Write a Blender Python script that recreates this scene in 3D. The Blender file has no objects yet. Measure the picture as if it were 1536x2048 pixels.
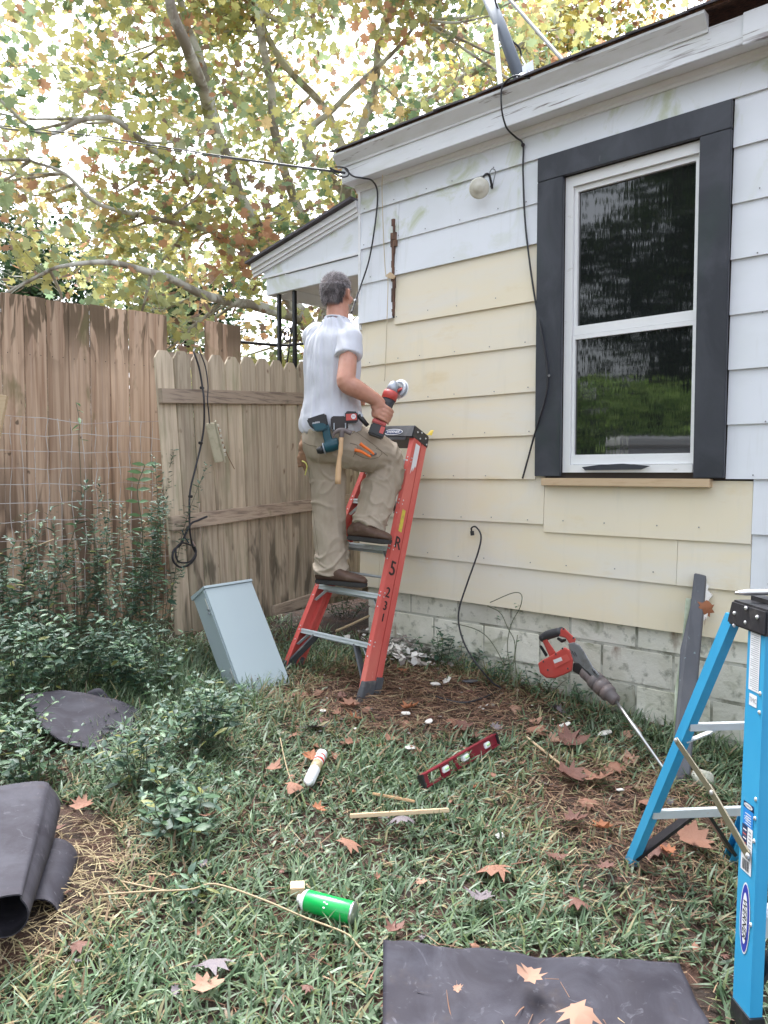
import bpy, bmesh, math, random
import numpy as np
from mathutils import Vector, Matrix, noise
R = math.radians
random.seed(7); rng = np.random.default_rng(7)
S = bpy.context.scene
COL = S.collection

# ------------------------------------------------------------------ camera, sky, sun, exposure
FPX = 1539.0; PITCH = R(2.94)
cam = bpy.data.cameras.new('camera'); camo = bpy.data.objects.new('camera', cam); COL.objects.link(camo)
cam.sensor_fit = 'VERTICAL'; cam.sensor_height = 36; cam.sensor_width = 27; cam.lens = 36*FPX/2048
cam.clip_start = .05; cam.clip_end = 500
camo.location = (0, 0, 1.5); camo.rotation_euler = (R(90)-PITCH, 0, 0)
S.camera = camo
W = bpy.data.worlds.new('World'); S.world = W; W.use_nodes = True
nt = W.node_tree; nt.nodes.clear()
SUN_EL, SUN_AZ = R(58), R(-15)
sky = nt.nodes.new('ShaderNodeTexSky'); sky.sky_type = 'NISHITA'; sky.sun_disc = False
sky.sun_elevation = SUN_EL; sky.sun_rotation = SUN_AZ; sky.air_density = 1.0; sky.dust_density = 6; sky.ozone_density = 1.0
hs = nt.nodes.new('ShaderNodeHueSaturation'); hs.inputs['Saturation'].default_value = .22
bg = nt.nodes.new('ShaderNodeBackground'); bg.inputs[1].default_value = .15
ow = nt.nodes.new('ShaderNodeOutputWorld')
mxs = nt.nodes.new('ShaderNodeMix'); mxs.data_type = 'RGBA'; mxs.blend_type = 'MULTIPLY'; mxs.inputs[0].default_value = 1; mxs.inputs[7].default_value = (.96, .99, 1.035, 1)
nt.links.new(sky.outputs[0], hs.inputs['Color']); nt.links.new(hs.outputs[0], mxs.inputs[6]); nt.links.new(mxs.outputs[2], bg.inputs[0]); nt.links.new(bg.outputs[0], ow.inputs[0])
sl = bpy.data.lights.new('sun', 'SUN'); sl.energy = .7; sl.angle = R(40); sl.color = (1, .985, .96)
so = bpy.data.objects.new('sun', sl); COL.objects.link(so)
sd = Vector((math.sin(SUN_AZ)*math.cos(SUN_EL), math.cos(SUN_AZ)*math.cos(SUN_EL), math.sin(SUN_EL)))
so.rotation_euler = sd.to_track_quat('Z', 'Y').to_euler(); so.location = sd*30
S.view_settings.view_transform = 'Standard'; S.view_settings.look = 'None'; S.view_settings.gamma = 1
S.view_settings.exposure = 2.3
S.view_settings.use_curve_mapping = False
S.render.engine = 'CYCLES'

# ------------------------------------------------------------------ geometry helpers
CAMP = Vector((0, 0, 1.5))
def ray(px, py):
    x = (px-768)/FPX; y = -(py-1024)/FPX
    return Vector((x, math.cos(PITCH)+y*math.sin(PITCH), -math.sin(PITCH)+y*math.cos(PITCH)))
def at(px, py, Y):
    r = ray(px, py); return CAMP+r*(Y/r.y)
def gz(x, y):
    return .085*(min(y, 4.6)-1.6)+.04*max(0, min(y, 9)-4.6)-.04*max(-4, min(x, 4)) if y > -3 else .085*(-4.6)-.04*max(-4, min(x, 4))
def ground(px, py, up=0.):
    r = ray(px, py); k = 3.
    for i in range(60):
        p = CAMP+r*k; k += (p.z-gz(p.x, p.y)-up)/(-r.z)*.7
    return CAMP+r*k
AW = R(41.7)
EV = Vector((math.cos(AW), -math.sin(AW), 0)); MV = Vector((math.sin(AW), math.cos(AW), 0)); ZV = Vector((0, 0, 1))
CW = Vector((-.16429, 5.50372, 0))
def hp(s, z, off=0.): return CW+EV*s-MV*off+ZV*z
def wallp(px, py, off=0.):
    r = ray(px, py); k = (4.0-off)/(r.x*MV.x+r.y*MV.y); return CAMP+r*k
MW = {}
def tagk(o, label=None, cat=None, group=None, kind=None):
    if label: o['label'] = label
    if cat: o['category'] = cat
    if group: o['group'] = group
    if kind: o['kind'] = kind
    return o
def thing(name, label, cat, loc=(0, 0, 0), mat=None, group=None, kind=None):
    o = bpy.data.objects.new(name, None); COL.objects.link(o); o.empty_display_size = .1
    M = mat if mat is not None else Matrix.Translation(Vector(loc))
    o.matrix_world = M; MW[o.name] = M.copy()
    return tagk(o, label, cat, group, kind)
def frame(o, x, y, z):
    M = Matrix.Identity(4)
    for i, v in enumerate((x, y, z, o)):
        for j in range(3): M[j][i] = v[j]
    return M
def finish(name, verts, faces, mat, parent=None, smooth=False, cols=None, label=None, kind=None):
    me = bpy.data.meshes.new(name)
    V = np.asarray(verts, dtype=np.float64).reshape(-1, 3)
    if parent is not None:
        Mi = np.array(MW[parent.name].inverted()); V = V@Mi[:3, :3].T+Mi[:3, 3]; M = None
    else:
        c = (V.min(0)+V.max(0))/2; c[2] = V[:, 2].min(); V = V-c; M = Matrix.Translation(Vector(c))
    me.from_pydata(V.tolist(), [], faces)
    me.materials.append(mat)
    if smooth: me.polygons.foreach_set('use_smooth', [True]*len(me.polygons))
    if cols is not None:
        a = me.color_attributes.new('Col', 'FLOAT_COLOR', 'POINT')
        cc = np.ones((len(V), 4), dtype=np.float32); cc[:, :3] = cols; a.data.foreach_set('color', cc.ravel())
    me.validate()
    o = bpy.data.objects.new(name, me); COL.objects.link(o)
    if parent is not None:
        o.parent = parent; MW[o.name] = MW[parent.name].copy()
    else:
        o.matrix_world = M; MW[o.name] = M.copy()
    if label: o['label'] = label
    if kind: o['kind'] = kind
    return o
class MB:
    def __init__(s): s.v = []; s.f = []
    def add(s, vs, fs):
        n = len(s.v); s.v += [tuple(v) for v in vs]; s.f += [tuple(i+n for i in f) for f in fs]; return s
    def hexa(s, p):   # 8 corners: bottom 0-3, top 4-7
        return s.add(p, [(3, 2, 1, 0), (4, 5, 6, 7), (0, 1, 5, 4), (1, 2, 6, 5), (2, 3, 7, 6), (3, 0, 4, 7)])
    def obox(s, o, x, y, z, x0, x1, y0, y1, z0, z1):
        P = lambda a, b, c: o+x*a+y*b+z*c
        return s.hexa([P(x0, y0, z0), P(x1, y0, z0), P(x1, y1, z0), P(x0, y1, z0), P(x0, y0, z1), P(x1, y0, z1), P(x1, y1, z1), P(x0, y1, z1)])
    def bar(s, a, b, side, w, t, w2=None):   # box from a to b; side = width direction, thickness normal
        a, b = Vector(a), Vector(b); d = (b-a).normalized(); sd_ = Vector(side); sd_ = (sd_-d*sd_.dot(d)).normalized(); n = d.cross(sd_)
        w2 = w if w2 is None else w2
        return s.hexa([a-sd_*w/2-n*t/2, a+sd_*w/2-n*t/2, a+sd_*w/2+n*t/2, a-sd_*w/2+n*t/2, b-sd_*w2/2-n*t/2, b+sd_*w2/2-n*t/2, b+sd_*w2/2+n*t/2, b-sd_*w2/2+n*t/2])
    def tube(s, pts, rad, n=6, cap=True):
        pts = [Vector(p) for p in pts]; k = len(pts); rad = rad if hasattr(rad, '__len__') else [rad]*k
        t0 = (pts[1]-pts[0]).normalized(); u = t0.orthogonal().normalized(); base = len(s.v)
        for i, p in enumerate(pts):
            t = (pts[min(i+1, k-1)]-pts[max(i-1, 0)]); t = t.normalized() if t.length > 1e-9 else t0
            u = u-t*u.dot(t); u = u.normalized() if u.length > 1e-6 else t.orthogonal().normalized(); w = t.cross(u)
            for j in range(n):
                a = 2*math.pi*j/n; s.v.append(tuple(p+(u*math.cos(a)+w*math.sin(a))*rad[i]))
        for i in range(k-1):
            for j in range(n):
                a = base+i*n+j; b = base+i*n+(j+1) % n; s.f.append((a, b, b+n, a+n))
        if cap:
            s.f.append(tuple(base+j for j in range(n))[::-1]); s.f.append(tuple(base+(k-1)*n+j for j in range(n)))
        return s
    def lathe(s, o, axis, prof, n=20):   # prof [(dist along axis, radius)]
        axis = Vector(axis).normalized()
        return s.tube_raw([Vector(o)+axis*d for d, r in prof], [r for d, r in prof], axis, n)
    def tube_raw(s, cs, rs, axis, n):
        u = axis.orthogonal().normalized(); w = axis.cross(u); base = len(s.v)
        for c, r in zip(cs, rs):
            for j in range(n):
                a = 2*math.pi*j/n; s.v.append(tuple(c+(u*math.cos(a)+w*math.sin(a))*r))
        for i in range(len(cs)-1):
            for j in range(n):
                a = base+i*n+j; b = base+i*n+(j+1) % n; s.f.append((a, b, b+n, a+n))
        s.f.append(tuple(base+j for j in range(n))[::-1]); s.f.append(tuple(base+(len(cs)-1)*n+j for j in range(n)))
        return s
    def rings(s, rings, n=14):   # rings [(center, A, B)]
        base = len(s.v)
        for c, A, B in rings:
            for j in range(n):
                a = 2*math.pi*j/n; s.v.append(tuple(c+A*math.cos(a)+B*math.sin(a)))
        for i in range(len(rings)-1):
            for j in range(n):
                a = base+i*n+j; b = base+i*n+(j+1) % n; s.f.append((a, b, b+n, a+n))
        s.f.append(tuple(base+j for j in range(n))[::-1]); s.f.append(tuple(base+(len(rings)-1)*n+j for j in range(n)))
        return s
    def ell(s, c, A, B, C_, n=12, k=8):
        rg = []
        for i in range(k+1):
            t = -math.pi/2+math.pi*(i+.02)/(k+.04); rg.append((c+C_*math.sin(t), A*math.cos(t), B*math.cos(t)))
        return s.rings(rg, n)
    def prism(s, poly, d):   # poly list of Vector, extruded by vector d
        n = len(poly); base = len(s.v)
        s.v += [tuple(p) for p in poly]+[tuple(p+d) for p in poly]
        s.f.append(tuple(base+i for i in range(n))[::-1]); s.f.append(tuple(base+n+i for i in range(n)))
        for i in range(n):
            j = (i+1) % n; s.f.append((base+i, base+j, base+n+j, base+n+i))
        return s
    def build(s, name, mat, parent=None, smooth=False, label=None, kind=None, bev=0, cols=None):
        if bev:
            bm = bmesh.new(); vs = [bm.verts.new(v) for v in s.v]
            for f in s.f:
                try: bm.faces.new([vs[i] for i in f])
                except ValueError: pass
            bmesh.ops.recalc_face_normals(bm, faces=bm.faces)
            es = [e for e in bm.edges if len(e.link_faces) == 2 and e.calc_face_angle(0) > .5]
            bmesh.ops.bevel(bm, geom=es, offset=bev, segments=2, affect='EDGES', clamp_overlap=True)
            bm.verts.index_update(); v = [tuple(x.co) for x in bm.verts]; f = [tuple(x.index for x in fa.verts) for fa in bm.faces]; bm.free()
            return finish(name, v, f, mat, parent, smooth, None, label, kind)
        return finish(name, s.v, s.f, mat, parent, smooth, cols, label, kind)
def cat(pts, k=6):
    pts = [Vector(p) for p in pts]; out = []
    P = [pts[0]*2-pts[1]]+pts+[pts[-1]*2-pts[-2]]
    for i in range(1, len(P)-2):
        a, b, c, d = P[i-1], P[i], P[i+1], P[i+2]
        for j in range(k):
            t = j/k; out.append(.5*((2*b)+(c-a)*t+(2*a-5*b+4*c-d)*t*t+(3*b-a-3*c+d)*t**3))
    out.append(pts[-1]); return out
def lerpl(vals, n):
    x = np.linspace(0, 1, n); xp = np.linspace(0, 1, len(vals)); return list(np.interp(x, xp, vals))
def cable(name, pts, r, mat, parent=None, k=6, n=6, label=None):
    c = cat(pts, k); return MB().tube(c, r, n).build(name, mat, parent, True, label)
def fuse(name, mb, voxel, smooth, mat, parent=None, disp=None, label=None, iters=None):
    me = bpy.data.meshes.new('tmp'); me.from_pydata(mb.v, [], mb.f)
    bm = bmesh.new(); bm.from_mesh(me); bmesh.ops.recalc_face_normals(bm, faces=bm.faces); bm.to_mesh(me); bm.free()
    o = bpy.data.objects.new('tmp', me); COL.objects.link(o)
    md = o.modifiers.new('r', 'REMESH'); md.mode = 'VOXEL'; md.voxel_size = voxel; md.adaptivity = 0
    if smooth:
        sm = o.modifiers.new('s', 'SMOOTH'); sm.iterations = smooth; sm.factor = .5
    dg = bpy.context.evaluated_depsgraph_get(); ev = o.evaluated_get(dg); m2 = ev.to_mesh()
    n = len(m2.vertices); V = np.empty(n*3); m2.vertices.foreach_get('co', V); V = V.reshape(-1, 3)
    N = np.empty(n*3); m2.vertices.foreach_get('normal', N); N = N.reshape(-1, 3)
    F = [tuple(p.vertices) for p in m2.polygons]; ev.to_mesh_clear()
    bpy.data.objects.remove(o); bpy.data.meshes.remove(me)
    if disp is not None:
        V = V+N*np.array([disp(v) for v in V])[:, None]
    return finish(name, V, F, mat, parent, True, None, label)
def text_geo(s, size, shear=0):
    cu = bpy.data.curves.new('t', 'FONT'); cu.body = s; cu.size = size; cu.align_x = 'CENTER'; cu.align_y = 'CENTER'; cu.shear = shear; cu.resolution_u = 3
    o = bpy.data.objects.new('t', cu); COL.objects.link(o)
    dg = bpy.context.evaluated_depsgraph_get(); ev = o.evaluated_get(dg); me = ev.to_mesh()
    v = [tuple(x.co) for x in me.vertices]; f = [tuple(p.vertices) for p in me.polygons]; ev.to_mesh_clear()
    bpy.data.objects.remove(o); bpy.data.curves.remove(cu); return v, f
def text_on(name, s, size, o, x, y, mat, parent, shear=0, bold=0):
    v, f = text_geo(s, size, shear); m = MB(); m.add([o+x*a+y*b for a, b, c in v], f)
    if bold: m.add([o+x*(a+bold)+y*(b+bold*.5)+x.cross(y)*.00004 for a, b, c in v], f)
    return m.build(name, mat, parent)
def scatter(name, tv, tf, M, pos, cols, mat, parent=None, kind=None, smooth=False, label=None):
    tv = np.asarray(tv, dtype=np.float64); N = len(pos); k = len(tv)
    V = np.einsum('nij,kj->nki', M, tv)+pos[:, None, :]; V = V.reshape(-1, 3)
    sizes = [len(f) for f in tf]; flat = np.concatenate([np.array(f) for f in tf])
    L = (flat[None, :]+(np.arange(N)*k)[:, None]).ravel()
    me = bpy.data.meshes.new(name)
    if parent is not None:
        Mi = np.array(MW[parent.name].inverted()); V = V@Mi[:3, :3].T+Mi[:3, 3]
    me.vertices.add(len(V)); me.vertices.foreach_set('co', V.ravel())
    me.loops.add(len(L)); me.loops.foreach_set('vertex_index', L.astype(np.int32))
    tot = np.tile(np.array(sizes), N); st = np.concatenate([[0], np.cumsum(tot)[:-1]])
    me.polygons.add(len(tot)); me.polygons.foreach_set('loop_start', st.astype(np.int32)); me.polygons.foreach_set('loop_total', tot.astype(np.int32))
    if smooth: me.polygons.foreach_set('use_smooth', np.ones(len(tot), dtype=bool))
    me.update(calc_edges=True)
    a = me.color_attributes.new('Col', 'FLOAT_COLOR', 'POINT'); cc = np.ones((len(V), 4), dtype=np.float32)
    cc[:, :3] = np.repeat(cols, k, axis=0) if len(cols) == N else cols
    a.data.foreach_set('color', cc.ravel()); me.materials.append(mat)
    o = bpy.data.objects.new(name, me); COL.objects.link(o)
    if parent is not None: o.parent = parent
    return tagk(o, label, kind=kind)
def rotm(yaw, pitch, roll, sc):
    cy, sy, cp, sp, cr, sr = np.cos(yaw), np.sin(yaw), np.cos(pitch), np.sin(pitch), np.cos(roll), np.sin(roll)
    n = len(yaw); M = np.empty((n, 3, 3))
    M[:, 0] = np.stack([cy*cr-sy*sp*sr, -sy*cp, cy*sr+sy*sp*cr], 1)
    M[:, 1] = np.stack([sy*cr+cy*sp*sr, cy*cp, sy*sr-cy*sp*cr], 1)
    M[:, 2] = np.stack([-cp*sr, sp, cp*cr], 1)
    return M*np.asarray(sc)[:, None, None]

# ------------------------------------------------------------------ materials
def pm(name, base, rough=.6, metal=0, layers=(), bump=None, attr=False, spec=.5, transl=0, orand=0., coat=0, ior=None, slots=False):
    m = bpy.data.materials.new(name); m.use_nodes = True; t = m.node_tree; N = t.nodes; L = t.links
    b = N['Principled BSDF']; b.inputs['Roughness'].default_value = rough; b.inputs['Metallic'].default_value = metal
    b.inputs['Specular IOR Level'].default_value = spec
    if ior: b.inputs['IOR'].default_value = ior
    if coat: b.inputs['Coat Weight'].default_value = coat
    tc = N.new('ShaderNodeTexCoord'); vec = tc.outputs['Object']
    if orand:
        oi = N.new('ShaderNodeObjectInfo'); mu = N.new('ShaderNodeMath'); mu.operation = 'MULTIPLY'; mu.inputs[1].default_value = orand
        L.new(oi.outputs['Random'], mu.inputs[0]); cx = N.new('ShaderNodeCombineXYZ')
        for i in (0, 2): L.new(mu.outputs[0], cx.inputs[i])
        va = N.new('ShaderNodeVectorMath'); va.operation = 'ADD'; L.new(vec, va.inputs[0]); L.new(cx.outputs[0], va.inputs[1]); vec = va.outputs[0]
    if attr:
        at_ = N.new('ShaderNodeAttribute'); at_.attribute_name = 'Col'; col = at_.outputs['Color']
    else:
        rg = N.new('ShaderNodeRGB'); rg.outputs[0].default_value = (*base, 1); col = rg.outputs[0]
    def nz(scale, detail=4, dist=0, rg_=.6):
        mp = N.new('ShaderNodeMapping'); L.new(vec, mp.inputs[0])
        sc = scale if hasattr(scale, '__len__') else (scale,)*3
        mp.inputs['Scale'].default_value = sc
        n = N.new('ShaderNodeTexNoise'); n.inputs['Scale'].default_value = 1; n.inputs['Detail'].default_value = detail; n.inputs['Distortion'].default_value = dist
        n.inputs['Roughness'].default_value = rg_
        L.new(mp.outputs[0], n.inputs['Vector']); return n.outputs[0]
    for ly in layers:   # (color, scale, lo, hi, amount[, detail, dist, (axis, z0, z1)])
        c2, sc, lo, hi, am = ly[:5]; det = ly[5] if len(ly) > 5 else 4; dist = ly[6] if len(ly) > 6 else 0; grad = ly[7] if len(ly) > 7 else None
        f = nz(sc, det, dist)
        mr = N.new('ShaderNodeMapRange'); mr.inputs[1].default_value = lo; mr.inputs[2].default_value = hi; mr.inputs[3].default_value = 0; mr.inputs[4].default_value = am
        L.new(f, mr.inputs[0]); fac = mr.outputs[0]
        if grad:
            sp = N.new('ShaderNodeSeparateXYZ'); L.new(tc.outputs['Object'], sp.inputs[0])
            g = N.new('ShaderNodeMapRange'); g.inputs[1].default_value = grad[1]; g.inputs[2].default_value = grad[2]; L.new(sp.outputs[grad[0]], g.inputs[0])
            mm = N.new('ShaderNodeMath'); mm.operation = 'MULTIPLY'; L.new(fac, mm.inputs[0]); L.new(g.outputs[0], mm.inputs[1]); fac = mm.outputs[0]
        mx = N.new('ShaderNodeMix'); mx.data_type = 'RGBA'; L.new(fac, mx.inputs[0]); L.new(col, mx.inputs[6]); mx.inputs[7].default_value = (*c2, 1); col = mx.outputs[2]
    if orand and not attr:
        hv = N.new('ShaderNodeHueSaturation'); mr = N.new('ShaderNodeMapRange'); mr.inputs[3].default_value = .80; mr.inputs[4].default_value = 1.12
        L.new(oi.outputs['Random'], mr.inputs[0]); L.new(mr.outputs[0], hv.inputs['Value']); L.new(col, hv.inputs['Color']); col = hv.outputs[0]
    L.new(col, b.inputs['Base Color'])
    if bump:
        bm_ = N.new('ShaderNodeBump'); bm_.inputs['Strength'].default_value = bump[1]; bm_.inputs['Distance'].default_value = bump[2] if len(bump) > 2 else .01
        L.new(nz(bump[0], 6), bm_.inputs['Height']); L.new(bm_.outputs[0], b.inputs['Normal'])
    if transl:
        tr = N.new('ShaderNodeBsdfTranslucent'); L.new(col, tr.inputs[0]); ms = N.new('ShaderNodeMixShader'); ms.inputs[0].default_value = transl
        L.new(b.outputs[0], ms.inputs[1]); L.new(tr.outputs[0], ms.inputs[2]); L.new(ms.outputs[0], N['Material Output'].inputs[0])
    return m
M = {}
M['white'] = pm('painted_siding_white', (.74, .77, .82), .55, layers=[((.62, .66, .66), (1.2, 1, 2.5), .45, .75, .6), ((.42, .47, .26), (3.2, 1, 3.2), .52, .68, .75, 6, 1, ('Z', 2.75, 3.2)), ((.50, .52, .5), (11, 4, .9), .58, .78, .5), ((.3, .27, .22), (40, 9, 22), .72, .8, .5)], bump=((60, 20, 8), .12, .004))
M['yellow'] = pm('painted_siding_cream', (.78, .70, .53), .5, layers=[((.74, .71, .64), (1.0, 1, 3), .40, .66, .85, 5, 1), ((.62, .55, .40), (9, 3, .9), .6, .8, .5, 5), ((.66, .52, .27), (2.2, 2, 6), .6, .78, .6, 6), ((.60, .58, .50), (10, 4, 1.6), .58, .8, .4), ((.38, .32, .24), (55, 10, 40), .72, .8, .5)], bump=((60, 20, 10), .1, .004))
M['trimwhite'] = pm('painted_trim_white', (.76, .77, .79), .5, layers=[((.5, .52, .45), (2, 2, 9), .5, .75, .45), ((.2, .16, .13), (9, 9, 60), .68, .74, .6, 6)], bump=((30, 30, 30), .15, .004))
M['fascia'] = pm('weathered_fascia_paint', (.74, .76, .79), .55, layers=[((.56, .57, .52), (3, 3, 14), .45, .7, .5), ((.13, .095, .085), (2.5, 3, 42), .60, .66, .9, 8, .5), ((.16, .11, .1), (1.6, 3, 25), .56, .62, .85, 8, .6, ('X', 1.8, 2.9))], bump=((12, 12, 60), .25, .004))
M['vinyl'] = pm('vinyl_window_white', (.80, .81, .82), .35, layers=[((.45, .42, .36), (12, 12, 30), .66, .75, .5)])
M['darktrim'] = pm('dark_flashing_coat', (.033, .036, .047), .42, layers=[((.062, .066, .082), (3, 3, 2), .42, .66, .9, 6, 1), ((.2, .2, .22), (14, 14, 6), .7, .78, .5), ((.03, .05, .045), (2, 2, 1), .55, .7, .7)], bump=((14, 14, 6), .3, .006))
M['block'] = pm('painted_block', (.78, .765, .68), .85, layers=[((.60, .59, .48), (3, 3, 3), .42, .68, .8, 6), ((.16, .18, .08), (5, 5, 6), .57, .72, .75, 8, 1), ((.16, .18, .10), (2.2, 2.2, 3.5), .42, .6, .85, 8, .8, ('Z', .55, -.05)), ((.22, .13, .08), (6, 6, 2.5), .6, .72, .8, 5), ((.12, .13, .09), (18, 18, 18), .56, .70, .6)], bump=((45, 45, 45), .55, .006), orand=3)
M['mortar'] = pm('mortar', (.52, .52, .46), .9, layers=[((.1, .1, .06), (8, 8, 8), .45, .6, .7)], bump=((60, 60, 60), .4, .004))
M['shingle'] = pm('asphalt_shingle', (.095, .088, .1), .95, layers=[((.17, .16, .17), (90, 90, 90), .5, .7, .7), ((.04, .04, .045), (8, 8, 8), .5, .7, .5)], bump=((150, 150, 150), .6, .003), orand=5)
M['sheath'] = pm('dark_sheathing', (.06, .05, .045), .9)
M['rotwood'] = pm('rotten_wood', (.16, .085, .06), .9, layers=[((.05, .035, .03), (30, 30, 5), .45, .6, .8), ((.35, .2, .13), (50, 50, 8), .55, .7, .5)], bump=((60, 60, 10), .8, .01))
M['rawwood'] = pm('fresh_lumber', (.56, .42, .27), .7, layers=[((.42, .28, .16), (8, 60, 60), .5, .7, .6), ((.25, .15, .08), (5, 9, 9), .68, .74, .8)])
M['board_brown'] = pm('fence_board_brown', (.53, .38, .27), .8, layers=[((.31, .19, .12), (30, 30, .9), .42, .62, .9, 6, .5), ((.42, .31, .25), (60, 60, 1.0), .52, .72, .5, 5), ((.12, .08, .045), (11, 11, 2.2), .48, .53, .9, 3, .8, ('Z', 1.9, 2.25)), ((.09, .055, .035), (9, 9, 1.3), .47, .55, .85, 3, .6, ('Z', 1.5, .8)), ((.16, .14, .06), (5, 5, 2.0), .58, .68, .7, 4, .3), ((.08, .05, .03), (11, 11, 8), .71, .75, .8, 2)], bump=((60, 60, 3), .3, .004), orand=9)
M['board_pale'] = pm('fence_board_pale', (.55, .465, .35), .8, layers=[((.33, .26, .19), (40, 40, 1.2), .42, .66, .9, 6, .4), ((.52, .44, .34), (70, 70, 1.5), .55, .75, .5), ((.22, .23, .13), (6, 6, 1.5), .55, .72, .55, 4), ((.10, .085, .06), (9, 9, 2.2), .52, .62, .8, 3, .5, ('Z', 1.2, .5)), ((.17, .10, .06), (10, 10, 6), .70, .75, .8, 2)], bump=((60, 60, 3), .3, .004), orand=9)
M['rail'] = pm('fence_rail', (.43, .34, .26), .8, layers=[((.2, .15, .12), (5, 5, 60), .48, .62, .8, 6, .6), ((.45, .38, .3), (4, 4, 70), .55, .72, .5), ((.13, .14, .07), (12, 12, 12), .62, .75, .6)], bump=((10, 10, 70), .4, .005), orand=6)
M['iron'] = pm('black_iron', (.012, .014, .016), .4, metal=.2)
M['black'] = pm('black_rubber', (.015, .015, .017), .5)
M['cable'] = pm('black_cable', (.02, .02, .025), .45)
M['greycable'] = pm('grey_cable', (.16, .16, .18), .5)
M['cord'] = pm('tan_cord', (.55, .47, .34), .8)
M['galv'] = pm('galvanised', (.42, .45, .5), .45, metal=.5, layers=[((.3, .32, .36), (6, 6, 3), .45, .7, .7)])
M['wire'] = pm('galvanised_wire', (.48, .46, .45), .5, metal=.1, layers=[((.34, .2, .14), (9, 9, 9), .5, .6, .6)])
M['boxgrey'] = pm('enamelled_panel_grey', (.36, .43, .455), .38, layers=[((.33, .385, .43), (2, 2, 2), .4, .7, .5)], coat=.15)
M['boxside'] = M['boxgrey']
M['oldpipe'] = pm('weathered_pipe', (.17, .18, .185), .55, metal=.2, layers=[((.3, .3, .28), (8, 8, 8), .5, .7, .6)])
M['mastpipe'] = pm('mast_pipe', (.14, .165, .20), .5, metal=.1, layers=[((.2, .22, .25), (6, 6, 2), .5, .7, .6)])
M['steel'] = pm('bright_steel', (.6, .6, .6), .3, metal=.9)
M['screw'] = pm('rivet_aluminium', (.7, .7, .72), .35, metal=.7)
M['alu'] = pm('ladder_aluminium', (.56, .60, .62), .42, metal=.35, layers=[((.4, .42, .42), (10, 10, 10), .5, .75, .5), ((.5, .36, .27), (25, 25, 25), .66, .74, .5)])
M['redfg'] = pm('red_fibreglass', (.58, .10, .085), .45, layers=[((.68, .22, .17), (5, 5, 2), .45, .72, .6), ((.35, .06, .05), (18, 18, 7), .6, .75, .5), ((.75, .5, .45), (50, 50, 14), .68, .76, .5)], bump=((90, 90, 15), .1, .002))
M['bluefg'] = pm('blue_fibreglass', (.03, .30, .56), .4, layers=[((.05, .36, .62), (5, 5, 3), .4, .7, .7), ((.02, .2, .38), (14, 14, 5), .6, .75, .4), ((.35, .45, .5), (60, 60, 12), .7, .77, .45)], bump=((90, 90, 15), .1, .002))
M['blackpl'] = pm('black_plastic', (.02, .02, .024), .35, layers=[((.12, .11, .1), (20, 20, 20), .55, .78, .5)], bump=((80, 80, 80), .15, .003))
M['boot'] = pm('grey_rubber_boot', (.075, .08, .09), .6, layers=[((.25, .23, .2), (14, 14, 14), .52, .7, .6)])
M['sticker'] = pm('white_sticker', (.72, .73, .76), .45)
M['print'] = pm('sticker_print_grey', (.32, .33, .36), .6)
M['printdark'] = pm('print_black', (.02, .02, .025), .6)
M['navy'] = pm('sticker_navy', (.012, .03, .10), .4)
M['skyblue'] = pm('sticker_blue', (.02, .22, .62), .4)
M['royal'] = pm('sticker_royal', (.03, .045, .36), .4)
M['yellowst'] = pm('sticker_yellow', (.62, .52, .06), .5, layers=[((.4, .3, .1), (60, 60, 60), .5, .6, .6)])
M['mildew'] = None
M['stencil'] = pm('stencil_black', (.03, .018, .018), .7)
M['yellowtape'] = pm('yellow_tape', (.72, .52, .07), .5)
M['red'] = pm('tool_red', (.52, .075, .065), .42, layers=[((.46, .12, .1), (9, 9, 9), .5, .72, .5), ((.5, .3, .28), (40, 40, 40), .66, .76, .4)])
M['toolgrey'] = pm('cast_grey', (.22, .23, .245), .5, metal=.3, layers=[((.12, .11, .1), (20, 20, 20), .5, .7, .6)])
M['toolblack'] = pm('tool_black', (.018, .018, .02), .45)
M['gripgrey'] = pm('grip_grey', (.045, .048, .055), .6)
M['chuck'] = pm('chuck_dusty', (.13, .11, .11), .5, layers=[((.17, .12, .11), (9, 9, 9), .45, .65, .6)])
M['teal'] = pm('drill_teal', (.003, .06, .085), .38)
M['orange'] = pm('orange_grip', (.78, .16, .02), .45)
M['leather'] = pm('dark_leather', (.03, .024, .024), .5)
M['handle'] = pm('hammer_wood', (.56, .36, .2), .6, layers=[((.4, .24, .14), (60, 60, 6), .5, .7, .6)])
M['brown_shoe'] = pm('shoe_brown', (.085, .045, .03), .6, layers=[((.17, .11, .08), (20, 20, 20), .5, .7, .5)], bump=((80, 80, 80), .3, .004))
M['sole'] = pm('shoe_sole', (.03, .028, .028), .7)
M['skin'] = pm('skin', (.50, .245, .17), .5, layers=[((.58, .32, .25), (9, 9, 9), .45, .7, .6), ((.42, .17, .12), (22, 22, 22), .5, .7, .45)], bump=((120, 120, 120), .15, .002))
M['skin'].node_tree.nodes['Principled BSDF'].inputs['Subsurface Weight'].default_value = .12
M['skin'].node_tree.nodes['Principled BSDF'].inputs['Subsurface Radius'].default_value = (.02, .008, .004)
M['hair'] = pm('hair_grey', (.2, .18, .19), .6, attr=True)
M['scalp'] = pm('hair_base', (.19, .165, .17), .8, layers=[((.22, .19, .19), (25, 25, 25), .45, .65, .7), ((.30, .22, .2), (8, 8, 8), .5, .7, .5, 4, 0, ('Z', .0, .08))], bump=((160, 160, 40), .8, .004))
M['shirt'] = pm('white_cotton', (.58, .595, .66), .85, layers=[((.54, .51, .49), (5, 5, 3), .5, .75, .5), ((.46, .42, .37), (12, 12, 12), .64, .75, .4)], bump=((700, 700, 700), .12, .001))
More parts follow.
